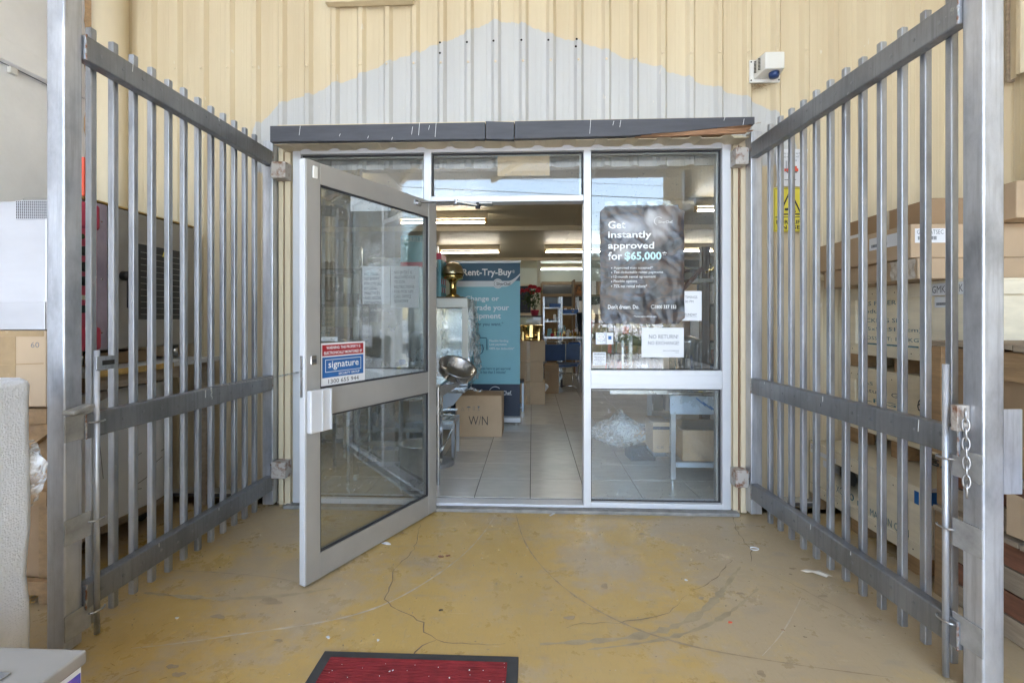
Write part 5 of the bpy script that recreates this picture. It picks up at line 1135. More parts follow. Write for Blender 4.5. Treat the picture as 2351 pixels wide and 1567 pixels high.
pf = MB().grid(lambda u, v: (-.72+.17*u, 5.22+.10*v, .515+.025*noise.noise(Vector((u*5,v*5,2)))+.015*math.sin(u*6)), 14, 8); tag(pf.build('plastic_film', M['film'], None, solid=.0008), 'crumpled clear plastic film lying on top of the W/N carton', 'plastic')
# glass fronted cabinet + bench, left of the doorway
SB = 'catering equipment just inside the door at left'
bch = thing('workbench', 'stainless steel workbench with blue protective film inside the door', 'bench', (-1.3,5.4,IZ), group=SB)
MB().box(-2.05,-.71,5.02,5.80,.515,.551).build('bench_top', M['steel'], bch, bevel=.004)
MB().quad((-1.3,5.015,.515),(-.73,5.015,.515),(-.83,5.015,.39),(-1.3,5.015,.20)).build('film_apron', M['steel_blue'], bch, solid=.003)
for x, y in ((-.745,5.74),(-.765,5.56),(-2.0,5.06),(-2.0,5.74)): MB().box(x-.018,x+.018,y-.018,y+.018,IZ,.515).build('leg', M['steel'], bch)
MB().box(-1.98,-1.0,5.08,5.72,.18,.20).build('shelf', M['steel'], bch)
cb = thing('display_cabinet', 'white edged glass fronted warming cabinet inside the door', 'cabinet', (-.9,4.6,.667), group=SB)
MB().box(-1.3,-.60,4.45,4.85,.668,.93).build('cabinet_base', M['steel'], cb, bevel=.005)
for x0, x1 in ((-1.3,-1.27),(-.93,-.915),(-.655,-.60)): MB().box(x0,x1,4.45,4.48,.931,1.40).build('post', M['white_plastic'], cb, bevel=.003)
MB().box(-1.3,-.60,4.44,4.85,1.401,1.49).build('cabinet_top', M['white_plastic'], cb, bevel=.006); MB().box(-1.3,-.60,4.82,4.85,.931,1.40).build('back_panel', M['steel'], cb); MB().box(-.91,-.66,4.46,4.464,.94,1.395).build('glass_door', M['glass_in'], cb); MB().box(-1.26,-.935,4.46,4.464,.94,1.395).build('glass_door', M['glass_in'], cb)
for i in range(8): MB().box(-1.26,-.66,4.50,4.505,1.0+i*.045,1.003+i*.045).build('rack', M['chrome'], cb)
MB().box(-.598,-.585,4.5,4.52,.75,1.15).build('side_handle', M['chrome'], cb)
MB().grid(lambda u, v: (-.57+.02*math.sin(v*5)+.035*noise.noise(Vector((u*6,v*8,5)))+.03*(u), 4.45+.38*u, .70+.78*v), 14, 20).build('bubble_wrap', M['film'], cb, smooth=True)
MB().box(-1.15,-.65,4.5,4.8,1.491,1.505).build('tray', M['wood_frame'], cb)
ur = thing('brass_urn', 'polished brass urn with a wide domed lid on the warming cabinet', 'urn', (-.80,4.6,1.506), group=SB)
MB().lathe([(0,0),(.075,0),(.07,.01),(.035,.03),(.033,.13),(.05,.16),(.095,.175),(.10,.22),(0,.22)], (-.765,4.6,1.507), 32).build('urn_stem', M['brass'], ur, smooth=True)
MB().lathe([(.105,.221),(.105,.23),(.10,.26),(.085,.295),(.06,.32),(.03,.333),(0,.336)], (-.765,4.6,1.507), 32).build('dome_lid', mat('brushed_lid', (.52,.42,.26), .3, .9, var=.1), ur, smooth=True)
px_ = thing('product_carton', 'tall red and teal printed product carton beside the brass urn', 'box', (-1.0,4.3,1.5), group=SB)
MB().box(-1.10,-.865,4.52,4.78,1.507,1.92).build('box_body', M['teal'], px_, bevel=.003); MB().box(-1.102,-.863,4.518,4.782,1.86,1.921).build('red_band', M['red'], px_)
for i in range(10): MB().box(-.8645,-.8635,4.53+(i % 5)*.05,4.56+(i % 5)*.05,1.55+(i//5)*.08,1.60+(i//5)*.08).build('printed_panel', M['red' if i % 2 else 'paper'], px_)
for o_ in (cb, ur, px_):
    k_ = 1.18; c_ = Vector((0,0,CAMH)); o_.location = c_ + (o_.location - c_)*k_ + Vector((0,0,.0012)); o_.scale = (k_,)*3
pan = thing('sieve_pan', 'shiny round stainless pan tilted towards the viewer at the door edge', 'pan', (-.63,3.85,.86), group=SB)
ax = Vector((.42,-.42,1)).normalized()
MB().lathe([(.0,0),(.125,0),(.135,.012),(.15,.075),(.158,.08),(.158,.086),(.143,.078),(.127,.012),(.0,.008)], (-.625,3.85,.845), 36, ax).build('pan_body', M['steel'], pan, smooth=True)
MB().tube([(-.76,3.88,.86),(-.80,3.88,.88),(-.80,3.84,.87),(-.765,3.83,.86)], .004, 6).build('loop_handle', M['steel'], pan); 
hb = thing('bench', 'stainless bench end carrying the tilted pan beside the door', 'bench', (-.9,3.9,0), group=SB)
MB().box(-1.45,-.70,3.62,4.15,.775,.80).build('bench_top', M['steel'], hb, bevel=.003); MB().quad((-.70,3.62,.79),(-.70,3.62,.70),(-.55,3.75,.79),(-.56,3.75,.80)).build('lip', M['steel'], hb, solid=.003)
for x, y in ((-.72,3.64),(-1.42,3.64),(-1.15,4.12),(-1.42,4.12)): MB().cyl((x,y,IZ),(x,y,.775),.014,10).build('leg', M['steel'], hb)
tbx = thing('plastic_tub', 'clear plastic tub hanging below the filmed bench', 'tub', (-.72,4.3,.45), group=SB); MB().prism([(-.80,.50),(-.66,.50),(-.69,.38),(-.77,.38)], 4.15, 4.24).build('tub_body', M['glass_in'], tbx)
so = thing('step_stool', 'grey metal stool with tools on it beside the W/N carton', 'stool', (-.82,4.5,0), group=SB)
MB().box(-1.15,-.70,4.30,4.60,.345,.375).build('seat', M['galv'], so, bevel=.004); MB().box(-1.15,-.70,4.295,4.30,.30,.345).build('apron', M['galv'], so)
for x, y in ((-.715,4.31),(-.715,4.58),(-1.13,4.31),(-1.13,4.58)): MB().box(x-.014,x+.014,y-.014,y+.014,IZ,.345).build('leg', M['galv'], so)
for i, (x, y, z, l, a, m) in enumerate([(-.85,4.38,.385,.18,.2,'black'),(-.82,4.45,.40,.2,-.3,'steel'),(-.88,4.5,.415,.22,.5,'black'),(-.78,4.40,.395,.12,1.2,'paper')]):
    tag(MB().obox((x,y,z),(l,.035,.018),(0,0,a)).build('hand_tool', M[m], None, bevel=.003), ['black tool lying flat on the grey stool','shiny steel tool across the pile on the grey stool','topmost black tool on the grey stool','white folded card on the grey stool'][i], 'tool')
rp_ = thing('round_base', 'round dark steel stand base on the tiles at the door edge', 'stand', (-.80,4.1,IZ), group=SB); MB().lathe([(0,.02),(.12,.02),(.135,.035),(.14,.03),(.14,0),(0,0)], (-.82,4.15,IZ), 28).build('disc_base', M['galv'], rp_, smooth=False); MB().cyl((-.83,4.15,IZ+.02),(-.70,4.2,.34),.009,8).build('pole', M['steel'], rp_)
# stacked cartons + chafing dish
SC = 'stack of three brown cartons behind the banner'
zz = [(IZ,.36,-.24,.19),(.361,.663,-.24,.165),(.664,.968,-.24,.19)]
for i, (z0, z1, x0, x1) in enumerate(zz):
    t = carton(['bottom carton of the brown stack behind the banner','middle carton of the brown stack behind the banner','top carton of the brown stack, under the brass chafing dish'][i], x0, x1, 7.09, 7.5, z0, z1, group=SC, tapes=[('-y',-.09,-.03,z0+.01,z1-.005)])
ch = thing('chafing_dish', 'polished brass chafing dish on top of the carton stack', 'chafing dish', (-.02,7.28,.97))
MB().lathe([(0,0),(.15,0),(.16,.01),(.16,.03),(.15,.04),(.15,.04),(.155,.13)], (-.02,7.28,.97), 32).build('water_pan', M['brass'], ch, smooth=True)
MB().lathe([(.175,.13),(.18,.14),(.18,.18),(.185,.21),(.185,.225),(.17,.235),(0,.24)], (-.02,7.28,.97), 32).build('dish_body', M['brass'], ch, smooth=True)
for t_ in (0,1,2,3): a = R(45+90*t_); MB().box(-.02+.165*math.cos(a)-.012,-.02+.165*math.cos(a)+.012,7.28+.165*math.sin(a)-.012,7.28+.165*math.sin(a)+.012,.97,1.17).build('leg', M['brass'], ch)
MB().box(-.045,.015,7.09,7.105,1.02,1.21).build('front_latch', M['brass'], ch, bevel=.006)
sd = thing('metal_stand', 'small blue grey metal frame stand between the banner and the cartons', 'stand', (-.2,6.6,IZ)); 
for x in (-.22,-.13):
    for y in (6.55,6.75): MB().box(x-.012,x+.012,y-.012,y+.012,IZ,.42).build('leg', M['steel_blue'], sd)
MB().box(-.235,-.115,6.53,6.77,.42,.45).build('top', M['navy'], sd); MB().box(-.235,-.115,6.53,6.77,.08,.10).build('shelf', M['steel_blue'], sd)
bc = carton('tall dark brown carton on the tiles right of the stack', .21,.45,8.14,8.45,IZ,.52, m='card_dark')
tag(MB().obox((.20,7.6,.2),(.05,.1,.12),(.3,.6,.2)).build('white_card', M['paper']), 'small white card leaning on the dark brown carton', 'card')
tag(MB().grid(lambda u,v:(.20+.07*u+.02*noise.noise(Vector((u*5,v*5,1))), 7.55+.03*noise.noise(Vector((u*5,v*7,2))), .33+.14*v), 8,8).build('plastic_bag', M['glass_in'], None, smooth=True), 'clear plastic bag scrap between stack and dark carton', 'bag')
# counter + roses
ct = thing('glass_counter', 'dark glass display counter below the red roses', 'counter', (-.1,9.3,0))
MB().box(-1.6,.17,9.1,9.6,IZ,1.0).build('counter_base', M['wood_frame'], ct); MB().box(-1.6,.17,9.1,9.6,1.001,1.33).build('glass_case', M['glass_in'], ct); MB().box(-1.62,.19,9.08,9.62,1.331,1.355).build('counter_top', M['black'], ct)
rv = thing('rose_vase', 'arrangement of red roses with dark leaves in a red pot', 'flowers', (-.05,9.3,1.356))
MB().lathe([(0,0),(.06,0),(.085,.10),(.09,.11),(0,.11)], (.05,9.3,1.357), 20).build('pot', M['red'], rv, smooth=True)
rs = random.Random(31); hd = [(-.19,1.83),(-.10,1.84),(-.03,1.91),(.04,1.90),(.11,1.83),(-.26,1.80),(.0,1.80),(.13,1.88)]
for x, z in hd:
    y = 9.3+rs.uniform(-.1,.1); f = MB()
    for k in range(14):
        a = k*2.4; r = .012+.0035*k; f.obox((x+r*math.cos(a)*.8, y+r*math.sin(a)*.8, z+.02-.002*k), (.05,.006,.05), (rs.uniform(-.5,.5), rs.uniform(-.4,.4), a+1.57))
    f.build('rose', M['rose'], rv); MB().tube([(.05,9.3,1.45),((x+.05)/2+rs.uniform(-.03,.03),9.3,1.62),(x,y,z-.02)], .004, 5).build('stem', M['green'], rv)
fo = MB()
for k in range(150):
    c = Vector((rs.gauss(-.03,.10), 9.3+rs.gauss(0,.07), rs.gauss(1.68,.09))); a = Vector((rs.gauss(0,1),rs.gauss(0,1),rs.gauss(0,1))).normalized()*.035; b = a.cross(Vector((rs.gauss(0,1),rs.gauss(0,1),rs.gauss(0,1)))).normalized()*.018; fo.add([c-a,c+b,c+a,c-b],[(0,1,2,3)])
fo.build('leaves', M['green'], rv, kind='stuff')
# chairs
def chair(x, y, rz, lb):
    t = thing('chair', lb, 'chair', (x,y,IZ), rz, group='blue chairs with chrome frames inside the doorway', rot=True)
    MB().box(-.20,.20,-.012,.012,.50,.80).build('backrest', M['blue_seat'], t, bevel=.01); MB().box(-.20,.20,-.40,-.02,.42,.46).build('seat', M['blue_seat'], t, bevel=.012)
    for s in (-1,1): MB().tube([(s*.22,.06,0),(s*.22,.02,.45),(s*.22,.0,.83),(s*.20,.0,.85),(0,0,.85)], .011, 8).build('frame_tube', M['chrome'], t, smooth=True); MB().tube([(s*.22,-.40,0),(s*.22,-.38,.42),(s*.22,-.02,.44)], .011, 8).build('leg', M['chrome'], t, smooth=True)
    MB().tube([(-.22,.04,.25),(.22,.04,.25)], .008, 8).build('stretcher', M['chrome'], t)
    return t
chair(.40,8.75,.25,'blue chair just right of the carton stack, its back half hidden'); chair(.68,8.95,-.2,'blue chair further right with its chrome arm toward the doorway edge')
tr_ = MB().tube([(.42,8.45,.11),(.72,8.45,.12),(.76,8.45,.09),(.77,8.45,IZ)], .013, 8); 
hc = thing('trolley_base', 'bent chrome trolley foot on the tiles below the blue chairs', 'trolley', (.6,8.45,IZ)); tr_.build('foot_tube', M['chrome'], hc, smooth=True); MB().cyl((.50,8.44,.16),(.53,8.44,.16),.07,16).build('wheel', M['rubber'], hc)
# shelving at the back
RK = 'steel shelving racks at the back of the shop'
def rack(x0, x1, y, lb, zs, top):
    t = thing('shelving_rack', lb, 'shelf', ((x0+x1)/2,y,IZ), group=RK)
    for x in (x0,x1):
        for yy in (y,y+.4): MB().box(x-.015,x+.015,yy-.015,yy+.015,IZ,top).build('upright', M['steel'], t)
    for z in zs: MB().box(x0,x1,y-.01,y+.41,z-.02,z).build('shelf', M['steel'], t)
    return t
rack(.24,.56,9.9,'left steel shelving rack right of the cream column',(.5,.9,1.25,1.53),1.75); rack(.60,.93,9.8,'right steel shelving rack with a blue tray at its top',(.5,1.0,1.40),1.75)
rs = random.Random(77)
for i, (x, y, z, s, lb) in enumerate([(.46,9.8,1.53,(.22,.2,.07),'blue tray on the upper shelf of the left rack'),(.77,9.75,1.40,(.30,.2,.08),'blue tray near the top of the right rack'),(.80,9.2,.78,(.22,.2,.06),'blue tray on the low table under the right rack')]):
    o = thing('blue_tray', lb, 'tray', (x,y,z), group='blue plastic trays'); MB().box(x-s[0]/2,x+s[0]/2,y-s[1]/2,y+s[1]/2,z+.001,z+.006).box(x-s[0]/2,x+s[0]/2,y-s[1]/2,y-s[1]/2+.006,z+.006,z+s[2]).box(x-s[0]/2,x+s[0]/2,y+s[1]/2-.006,y+s[1]/2,z+.006,z+s[2]).box(x-s[0]/2,x-s[0]/2+.006,y-s[1]/2+.006,y+s[1]/2-.006,z+.006,z+s[2]).box(x+s[0]/2-.006,x+s[0]/2,y-s[1]/2+.006,y+s[1]/2-.006,z+.006,z+s[2]).build('tray_body', M['blue_bin'], o)
wt = thing('worktable', 'low table piled with small goods behind the blue chairs', 'table', (.7,9.3,IZ)); MB().box(.22,.98,9.0,9.6,.93,.96).build('table_top', M['steel'], wt)
for x, y in ((.25,9.03),(.95,9.03),(.25,9.57),(.95,9.57)): MB().box(x-.02,x+.02,y-.02,y+.02,IZ,.93).build('leg', M['galv'], wt)
pal = ['paper','steel','teal','card','clutter','bubble','rose','black','brass','tape']
def goods(name, lb, cx, cy, z, n, sx, sy, sz, seed, mats=pal):
    rr = random.Random(seed); t = thing(name, lb, 'goods', (cx,cy,z))
    for k in range(n):
        x = cx+rr.uniform(-sx,sx); y = cy+rr.uniform(-sy,sy); w_ = rr.uniform(.02,.07); h = rr.uniform(.03,sz); q = MB(); ty = rr.random()
        if ty < .4: q.obox((x,y,z+h/2),(w_,w_*.8,h),(rr.uniform(-.2,.2),rr.uniform(-.2,.2),rr.uniform(0,3)))
        elif ty < .7: q.lathe([(0,0),(w_*.5,0),(w_*.55,h*.6),(w_*.25,h*.8),(w_*.25,h),(0,h)], (x,y,z+.001), 10)
        else: q.lathe([(0,0),(w_*.8,0),(w_,h*.35),(w_*1.05,h*.4),(w_*.7,.01),(0,.01)], (x,y,z+.001), 12)
        q.build(['packet','bottle','bowl'][0 if ty < .4 else 1 if ty < .7 else 2], M[rr.choice(mats)], t)
    return t
goods('small_goods','jumble of small bottles and packets on the low table',.62,9.3,.961,34,.33,.2,.16,1); goods('small_goods','packets lying on the middle shelf of the left rack',.40,10.1,1.25,10,.12,.12,.14,2,['paper','bubble','steel']); goods('small_goods','clear packets heaped on the top tray of the right rack',.77,9.75,1.41,10,.12,.07,.10,3,['bubble','paper','steel'])
goods('small_goods','bags on the lower shelf of the right rack',.77,10.0,1.0,12,.13,.12,.2,4,['bubble','teal','paper','card']); goods('small_goods','goods on the lower shelf of the left rack',.40,10.1,.9,10,.12,.12,.2,6)
os_ = thing('stock_shelf', 'far timber shelf crowded with orange and brown packages', 'shelf', (1.3,11.2,IZ))
for z in (.5,.95,1.4,1.85): MB().box(.95,3.6,11.1,11.6,z-.03,z).build('shelf', M['wood_frame'], os_)
for x in (.97,1.9,2.8,3.58): MB().box(x-.02,x+.02,11.1,11.6,IZ,2.2).build('upright', M['wood_frame'], os_)
rr = random.Random(8)
for z in (.03,.5,.95,1.4,1.85):
    x = 1.0
    while x < 3.5:
        w_ = rr.uniform(.08,.2); h = rr.uniform(.15,.33); MB().obox((x+w_/2,11.3,z+h/2+.002),(w_*.95,.3,h),(0,0,rr.uniform(-.1,.1))).build('package', M[rr.choice(['clutter','card','card_dark','clutter','tape','orange','paper'])], os_); x += w_+.01
jk = thing('dark_jacket', 'dark jacket hanging at the edge of the right rack', 'jacket', (1.0,9.7,1.3))
MB().grid(lambda u, v: (.90+.16*u*(1-.4*v)+.05*(1-v)+.01*math.sin(u*20), 9.65+.02*math.sin(u*12+v*3), .80+.62*v), 12, 12).build('cloth', M['dark_cloth'], jk, solid=.03, smooth=True)
MB().tube([(.98,9.65,1.42),(1.0,9.65,1.46),(1.02,9.68,1.47)], .004, 5).build('hanger_hook', M['steel'], jk)
oc = carton('open brown carton on the floor at the right edge of the doorway', 1.04,1.5,9.9,10.3,IZ,.40); MB().quad((1.04,9.9,.40),(1.3,9.9,.40),(1.2,9.72,.46),(.86,9.75,.44)).build('flap', M['card'], oc, solid=.005)
carton('tall pale yellow carton behind the open brown one', 1.10,1.5,10.5,10.9,IZ,.85, m='tape')
# ---- things seen through the right window
RW = 'goods behind the right shop window'
tb2 = thing('work_table', 'grey legged table with a blue filmed steel front behind the right window', 'table', (1.4,4.0,IZ), group=RW)
MB().box(1.04,2.3,3.70,4.5,.715,.74).build('table_top', M['steel'], tb2, bevel=.003); MB().box(1.045,2.3,3.686,3.699,.575,.712).build('filmed_front', M['steel_blue'], tb2)
for x, y in ((1.075,3.72),(2.27,3.72),(1.075,4.45),(2.27,4.45)):
    l = MB().box(x-.018,x+.018,y-.018,y+.018,.075,.714).build('leg', M['galv'], tb2); MB().cyl((x,y,IZ),(x,y,.075),.010,10).build('foot', M['chrome'], l)
MB().box(1.10,2.25,3.71,3.73,.165,.20).build('rail', M['steel_blue'], tb2); MB().box(1.095,2.25,3.74,4.43,.185,.200).build('under_shelf', M['galv'], tb2)
for i in range(3):
    a = (1.24+.05*i, 3.6845, .70-.03*i); MB().bar(a, (a[0]+.07, 3.6845, a[2]-.06), .010, .0006, up=(0,1,0)).build('printed_mark', M['sticker_blue'], tb2)
pb_ = thing('flat_pack_box', 'pale open box on the lower shelf of the table behind the right window', 'box', (1.5,3.95,.2), group=RW)
MB().box(1.16,2.1,3.75,3.765,.202,.44).box(1.16,1.175,3.766,4.2,.202,.43).box(1.16,2.1,4.2,4.215,.202,.43).box(1.176,2.1,3.766,4.2,.202,.21).build('box_body', M['card'], pb_)
bx3 = carton('narrow brown carton with a dark tape band beside the table leg', .99,1.13,3.98,4.25,.20,.45, group=RW); MB().box(.989,1.131,3.978,3.979,.39,.415).build('dark_band', M['navy'], bx3); lettering('CE', (1.02,1.08,.235,.255), M['ink_grey'], bx3, d=-3.9785)
MB().box(1.0,1.12,3.985,4.24,.17,.199).build('support', M['galv'], tb2)
pg = thing('plastic_bag', 'large clear plastic bag of packing behind the lower right pane', 'bag', (.80,4.35,.2), group=RW)
def bagf(u, v):
    t = u*2*math.pi; f = math.sin(math.pi*min(1,max(0.02,v)))**.6; q = .25*noise.noise(Vector((math.cos(t)*2,math.sin(t)*2,v*4)))
    return (.80+(.27+.08*q)*f*math.cos(t)*(1+q), 4.35+.17*f*math.sin(t)*(1+q), .15+.36*v-.12*abs(math.cos(t))*v)
MB().grid(bagf, 26, 14).build('bag_film', M['film'], pg, smooth=True); MB().obox((.85,4.36,.3),(.25,.15,.12),(.2,.4,.3)).build('packing', M['bubble'], pg, bevel=.02); MB().obox((.98,4.3,.27),(.14,.1,.1),(.2,.2,.3)).build('carton_scrap', M['card'], pg)
MB().obox((.98,4.42,.10),(.22,.2,.135),(0,0,.1)).build('crate_base', M['black'], pg)
ub = thing('stainless_urn', 'tall stainless drink urn with a blue tap knob behind the right window', 'urn', (1.28,3.95,.74), group=RW)
MB().lathe([(0,0),(.085,0),(.085,.03),(.07,.035),(.07,.13),(.10,.14),(.10,.36),(.105,.365),(.105,.385),(.03,.42),(0,.42)], (1.28,3.98,.741), 32).build('urn_body', M['steel'], ub, smooth=True)
MB().cyl((1.30,3.86,.83),(1.30,3.80,.83),.03,18).build('tap_knob', flat('bright_blue_knob', (.02,.12,.45), .3), ub, smooth=True); MB().tube([(1.28,3.90,.80),(1.26,3.84,.78),(1.22,3.82,.755)], .008, 6).build('tap_spout', M['chrome'], ub); MB().cyl((1.30,3.80,.765),(1.33,3.80,.765),.018,14).build('yellow_tag', M['yellow'], ub)
wg = thing('wire_rack', 'stainless slotted rack panel leaning on the table behind the window', 'rack', (.78,3.9,.75), group=RW)
for i in range(11): MB().bar((.70,3.75,.86+i*.022),(.80,3.95,.87+i*.022),.004,.004).build('wire', M['steel'], wg)
MB().bar((.70,3.75,.78),(.70,3.75,1.13),.014,.014).bar((.80,3.95,.78),(.80,3.95,1.15),.03,.02).build('frame_bars', M['steel'], wg)
MB().box(.60,1.035,3.72,4.2,.72,.76).build('rest_top', M['steel'], wg); 
mn = thing('meat_slicer', 'white and stainless slicing machine standing behind the right window', 'machine', (.90,4.0,.761), group=RW)
MB().box(.84,1.02,3.85,4.15,.762,.80).build('machine_base', M['white_plastic'], mn, bevel=.01); MB().cyl((.93,3.93,.90),(.93,3.96,.90),.11,28).build('blade_guard', M['steel'], mn, smooth=True); MB().box(.90,.97,3.97,4.12,.801,1.0).build('motor_column', M['steel'], mn, bevel=.01)
dg = thing('timber_prop', 'reddish timber prop leaning across behind the right window', 'timber', (2.3,6,1.4)); a = PY(1560,672,5.6); b = PY(1612,616,5.6); MB().bar(a,b,.06,.04).build('prop', M['timber_red'], dg); MB().box(b.x,b.x+.09,5.6,5.7,IZ,b.z+.25).build('post', M['wood_frame'], dg); MB().box(b.x-.06,b.x+.8,5.55,5.9,b.z-.16,b.z-.12).build('ledge', M['white_plastic'], dg); MB().obox((b.x+.1,5.7,.016+IZ),(.4,.3,.03)).build('prop_foot', M['wood_frame'], dg)
sh = thing('storage_shelf', 'dim storage shelf with mixed catering goods along the right interior side', 'shelf', (3.0,6.5,IZ))
for z in (.5,1.0,1.5,2.0): MB().box(1.6,4.6,6.6,7.1,z-.03,z).build('shelf', M['steel'], sh)
for x in (1.6,2.6,3.6,4.58): MB().box(x-.02,x+.02,6.6,6.64,IZ,2.3).build('upright', M['steel'], sh)
rr = random.Random(18)
for z in (.03,.5,1.0,1.5):
    x = 1.65
    while x < 4.4:
        w_ = rr.uniform(.12,.35); h = rr.uniform(.15,.4); MB().obox((x+w_/2,6.82,z+h/2+.002),(w_*.9,.3,h),(0,0,rr.uniform(-.15,.15))).build('package', M[rr.choice(['clutter','card','card_dark','steel','bubble','paper','black','teal_dark'])], sh); x += w_+.02
sb_ = thing('brass_ornament', 'sparkling brass wire ornament hanging behind the right window', 'ornament', (2.0,5.5,1.6)); rs = random.Random(41); q = MB(); c = PY(1640,620,5.4)
for i in range(40): d = Vector((rs.gauss(0,1),rs.gauss(0,1),rs.gauss(0,1))).normalized()*rs.uniform(.04,.10); q.tube([c,c+d],.002,4); q.obox(c+d,(.012,.012,.012))
q.build('wire_ball', M['brass'], sb_); MB().cyl(c,(c.x,c.y,2.775),.002,5).build('string', M['ink_grey'], sb_)
# ---- things seen through the left window / door glass
LW = 'goods behind the left shop window'
def trolley(lb, x0, x1, y0, y1, h, shelves):
    t = thing('equipment_stand', lb, 'stand', ((x0+x1)/2,(y0+y1)/2,IZ), group=LW)
    for x in (x0,x1):
        for y in (y0,y1):
            l = MB().box(x-.018,x+.018,y-.018,y+.018,IZ+.055,h).build('leg', M['steel'], t); MB().cyl((x-.012,y,IZ+.026),(x+.012,y,IZ+.026),.026,14).build('caster', M['white_plastic'], l)
    for z in shelves:
        MB().box(x0,x1,y0-.012,y0+.012,z-.03,z).build('rail', M['steel'], t); MB().box(x0,x1,y1-.012,y1+.012,z-.03,z).build('rail', M['steel'], t); MB().box(x0-.012,x0+.012,y0+.013,y1-.013,z-.03,z).build('rail', M['steel'], t); MB().box(x1-.012,x1+.012,y0+.013,y1-.013,z-.03,z).build('rail', M['steel'], t)
    MB().box(x0-.03,x1+.03,y0-.03,y1+.03,h+.001,h+.03).build('top', M['steel'], t, bevel=.003); return t
trolley('near stainless stand on white casters behind the left window',-1.38,-.80,3.70,4.15,.66,(.18,.34)); trolley('taller stainless stand further left behind the left window',-2.6,-1.7,4.3,4.9,.85,(.2,.5))
hp = bpy.data.objects.get('bench')
po = thing('stock_pot', 'shiny stainless stock pot with rolled rim behind the door glass', 'pot', (-.85,3.6,IZ), group=LW)
MB().lathe([(0,0),(.11,0),(.115,.01),(.115,.30),(.135,.305),(.135,.318),(.11,.315),(.108,.02),(0,.015)], (-.865,3.53,IZ+.03), 32).build('pot_body', M['steel'], po, smooth=True); MB().cyl((-.865,3.53,IZ),(-.865,3.53,IZ+.029),.10,20).build('pot_base', M['black'], po)
fz = thing('upright_fridge', 'tall plain stainless fridge behind the left window papers', 'fridge', (-1.2,5.0,IZ), group=LW)
MB().box(-1.75,-1.05,5.05,5.7,IZ+.06,1.95).build('fridge_body', M['steel'], fz, bevel=.008); MB().box(-1.74,-1.06,5.03,5.049,.5,1.9).build('fridge_door', M['steel'], fz, bevel=.006); MB().box(-1.13,-1.10,4.99,5.029,1.0,1.3).build('handle', M['chrome'], fz)
bo = thing('oven_machine', 'squat stainless machine on the stand behind the left window', 'machine', (-1.1,3.9,.69), group=LW); MB().box(-1.36,-.95,3.72,4.10,.692,.86).build('machine_body', M['steel'], bo, bevel=.01); MB().cyl((-1.36,3.70,.80),(-.84,3.70,.815),.010,10).build('towel_bar', M['chrome'], bo, smooth=True)
tpz = thing('water_tap', 'tall curved chrome tap behind the left window', 'tap', (-1.52,3.95,.72), group=LW); MB().tube([(-1.50,3.9,.66),(-1.50,3.9,1.0),(-1.51,3.9,1.08),(-1.55,3.9,1.12),(-1.60,3.9,1.11),(-1.62,3.9,1.05)], .012, 10).build('spout', M['chrome'], tpz, smooth=True)
MB().box(-1.66,-1.42,3.75,4.1,.62,.66).build('tap_base', M['steel'], tpz)
for x in (-1.64,-1.44): MB().box(x-.012,x+.012,3.9,3.92,IZ,.62).build('leg', M['steel'], tpz)
tsn = thing('wall_poster', 'teal poster with pale headline hanging inside behind the door glass', 'poster', (-1.0,4.9,1.9), group=LW); a = PY(920,541,4.98); b = PY(982,601,4.98); MB().box(a.x,b.x,4.98,4.985,b.z,a.z).build('poster_sheet', M['teal'], tsn); MB().box(a.x,b.x,4.978,4.984,b.z-.05,b.z-.001).build('lower_strip', M['red'], tsn)
q = PY(923,556,4.979); q2 = PY(978,544,4.979); lettering('SCARLET', (q.x,q2.x,q.z,q2.z), M['ink_white'], tsn, d=-4.979, bold=.0)
ls = thing('storage_shelf', 'dim storage shelf with catering goods deep behind the left window', 'shelf', (-2.6,6.5,IZ))
for z in (.5,1.0,1.5,2.0): MB().box(-3.5,-1.3,6.6,7.1,z-.03,z).build('shelf', M['steel'], ls)
for x in (-3.5,-2.4,-1.32): MB().box(x-.02,x+.02,6.6,6.64,IZ,2.3).build('upright', M['steel'], ls)
for z in (.03,.5,1.0,1.5):
    x = -3.45
    while x < -1.5:
        w_ = rr.uniform(.12,.35); h = rr.uniform(.15,.4); MB().obox((x+w_/2,6.82,z+h/2+.002),(w_*.9,.3,h),(0,0,rr.uniform(-.15,.15))).build('package', M[rr.choice(['clutter','card','card_dark','steel','bubble','paper','black','steel'])], ls); x += w_+.02

# ================================================================ PAPERS AND POSTER ON THE GLASS (inside face)
GP = 'papers taped inside the shop windows'
YP = YG-.0022
def sheetp(lb, px0, py0, px1, py1, m='paper', name='paper_notice', cat='notice', y=None):
    y = y or YP; a = PY(px0,py0,y); b = PY(px1,py1,y); t = thing(name, lb, cat, ((a.x+b.x)/2,y,b.z), group=GP)
    MB().box(a.x,b.x,y,y+.0006,b.z,a.z).build('sheet', M[m], t); return t
def ptext(t, s, px0, px1, py0, py1, m='ink_grey', bold=0, y=None, **k):
    y = (y or YP)-.0006; a = PY(px0,py1,y); b = PY(px1,py0,y); return lettering(s, (a.x,b.x,a.z,b.z), M[m], t, d=-y, bold=bold, **k)
t = sheetp('blank white sheet high on the left pane behind the open door', 805,433,897,484)
t = sheetp('white notice about masks and hygiene on the left pane', 832,611,896,698)
for i, s in enumerate(['NO MASK','NO ENTRY','FOLLOW ALL','HYGIENE','PRACTICES','AND SOCIAL','DISTANCING']): ptext(t, s, 837, 837+[32,34,40,28,35,39,41][i], 625.5+i*11, 632+i*11)
t = sheetp('white notice saying no entry, right one of the pair on the left pane', 897.5,611,962,706)
for i, s in enumerate(['NO ENTRY IS','ALLOWED DUE','TO GOV.','RESTRICTIONS','FOR PICK UPS','CALL OFFICE','93345999']): ptext(t, s, 905, 905+[41,48,26,46,44,39,32][i], 621.5+i*11, 628.5+i*11)
